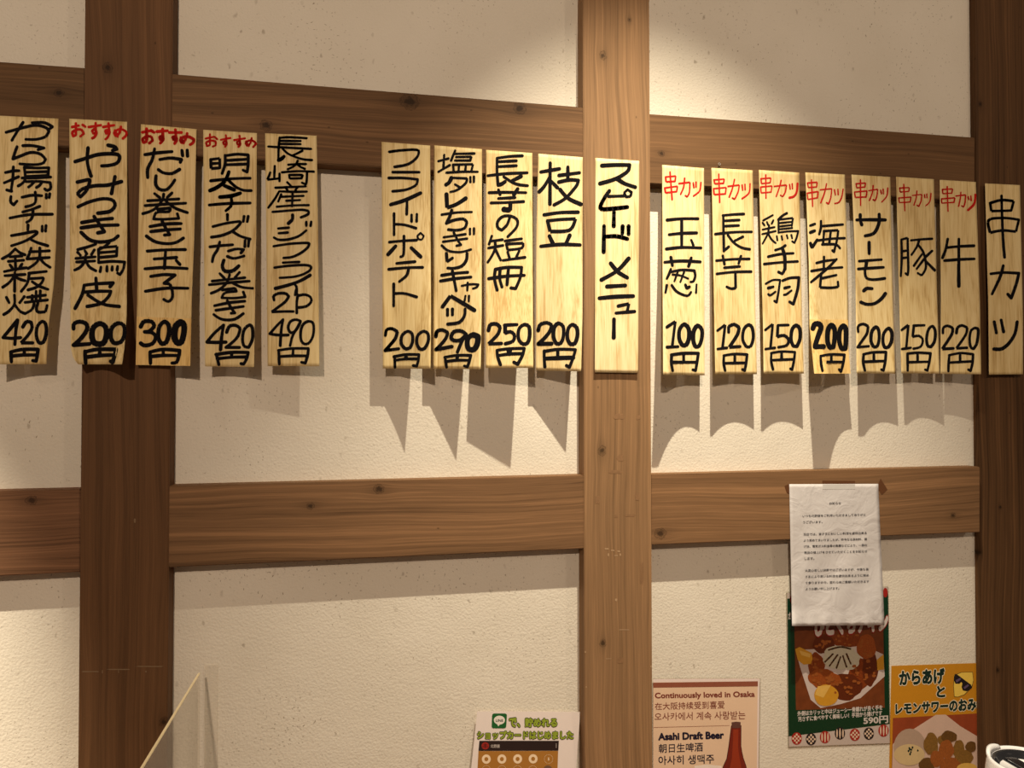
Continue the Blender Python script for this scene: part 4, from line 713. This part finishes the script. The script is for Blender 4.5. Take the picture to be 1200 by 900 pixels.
# ---------------------------------------------------------------- vacuum jug at the lower right corner
kc = W(1206, 893, 1.0); kx, ky, kz = kc
jug = empty('vacuum_jug'); jug.location = (kx, ky, TABZ); tag(jug, 'white vacuum jug with a black lid at the lower right corner', 'jug')
JW = flat('jug_white', (.84, .82, .80), .25, .5, coat=.4, var=.01); JB = flat('jug_black', (.012, .012, .014), .16, .6, coat=.5, var=.02)
def lathe(name, prof, mat, parent, n=48, sx=1.0):
    V = []; Fc = []
    for r, z in prof:
        for k in range(n): V.append((r*math.cos(2*PI*k/n)*sx, r*math.sin(2*PI*k/n), z))
    for j in range(len(prof)-1):
        for k in range(n): a = j*n+k; b_ = j*n+(k+1) % n; Fc.append((a, b_, b_+n, a+n))
    if prof[0][0] > .0001: Fc.append(tuple(range(n-1, -1, -1)))
    if prof[-1][0] > .0001: Fc.append(tuple((len(prof)-1)*n+k for k in range(n)))
    o = mesh(name, V, Fc, mat, parent, smooth=True); return o
H = kz-TABZ
lathe('body', [(.052, .0), (.060, .004), (.062, .03), (.064, .12), (.064, H-.075), (.062, H-.045), (.060, H-.02), (.0575, H-.004), (.0560, H), (.0535, H), (.0515, H-.004), (.0500, H-.014)], JW, jug)
lathe('lid', [(.0498, H-.024), (.0508, H-.004), (.0490, H-.003), (.046, H-.009), (.036, H-.017), (.018, H-.021), (.006, H-.0215)], JB, jug)
# recessed thumb lever of the lid
box('lid_lever', -.012, .012, -.010, .040, H-.0205, H-.010, JB, jug, .003)
bm = bmesh.new()
# rear tab: a short arc rising above the rim
V = []; Fc = []
for k in range(13):
    a = math.radians(92+k*4.2); 
    hgt = .006*math.sin(PI*k/12)**.5
    for r, z in ((.0575, H-.006), (.0585, H+hgt), (.0535, H+hgt+.0012), (.0515, H-.004)): V.append((r*math.cos(a), r*math.sin(a), z))
for k in range(12):
    for j in range(4): a = k*4+j; b_ = k*4+(j+1) % 4; Fc.append((a, a+4, b_+4, b_))
Fc += [(0, 1, 2, 3), (51, 50, 49, 48)]
bm.free(); mesh('rim_tab', V, Fc, JW, jug, smooth=True)
# handle on the far right side
hp = [(.062, H-.03), (.085, H-.025), (.103, H-.045), (.106, H-.10), (.096, H-.16), (.062, H-.175)]
V = []; Fc = []; hp = catmull(hp, 5)
for i, (x, z) in enumerate(hp):
    a, b_ = hp[max(0, i-1)], hp[min(len(hp)-1, i+1)]; t = Vector((b_[0]-a[0], 0, b_[1]-a[1])).normalized(); nrm = Vector((t.z, 0, -t.x))
    for k in range(10):
        q = 2*PI*k/10; w_ = nrm*(.006*math.cos(q))+Vector((0, .011*math.sin(q), 0)); V.append((x+w_.x, w_.y, z+w_.z))
for i in range(len(hp)-1):
    for k in range(10): a = i*10+k; b_ = i*10+(k+1) % 10; Fc.append((a, b_, b_+10, a+10))
mesh('handle', V, Fc, JW, jug, smooth=True)

# small metal pin left in the upper rail
pn = W(842, 193, D); V = []; Fc = []
for i in range(14):
    a = 2*PI*i/14
    for j in range(6):
        b_ = 2*PI*j/6; r = .0024+.0006*math.cos(b_); V.append((pn.x+r*math.cos(a), D-.0042+.0006*math.sin(b_), pn.z+r*math.sin(a)))
for i in range(14):
    for j in range(6): Fc.append((i*6+j, i*6+(j+1) % 6, ((i+1) % 14)*6+(j+1) % 6, ((i+1) % 14)*6+j))
STEEL = flat('dull_steel', (.30, .27, .24), .35, .6)
pe = empty('screw_eye'); tag(pe, 'tiny metal screw eye in the rail above the long yam skewer strip', 'screw')
mesh('ring', V, Fc, STEEL, pe, smooth=True); box('shank', pn.x-.0006, pn.x+.0006, D-.0042, D+.001, pn.z-.0030, pn.z-.0019, STEEL, pe)
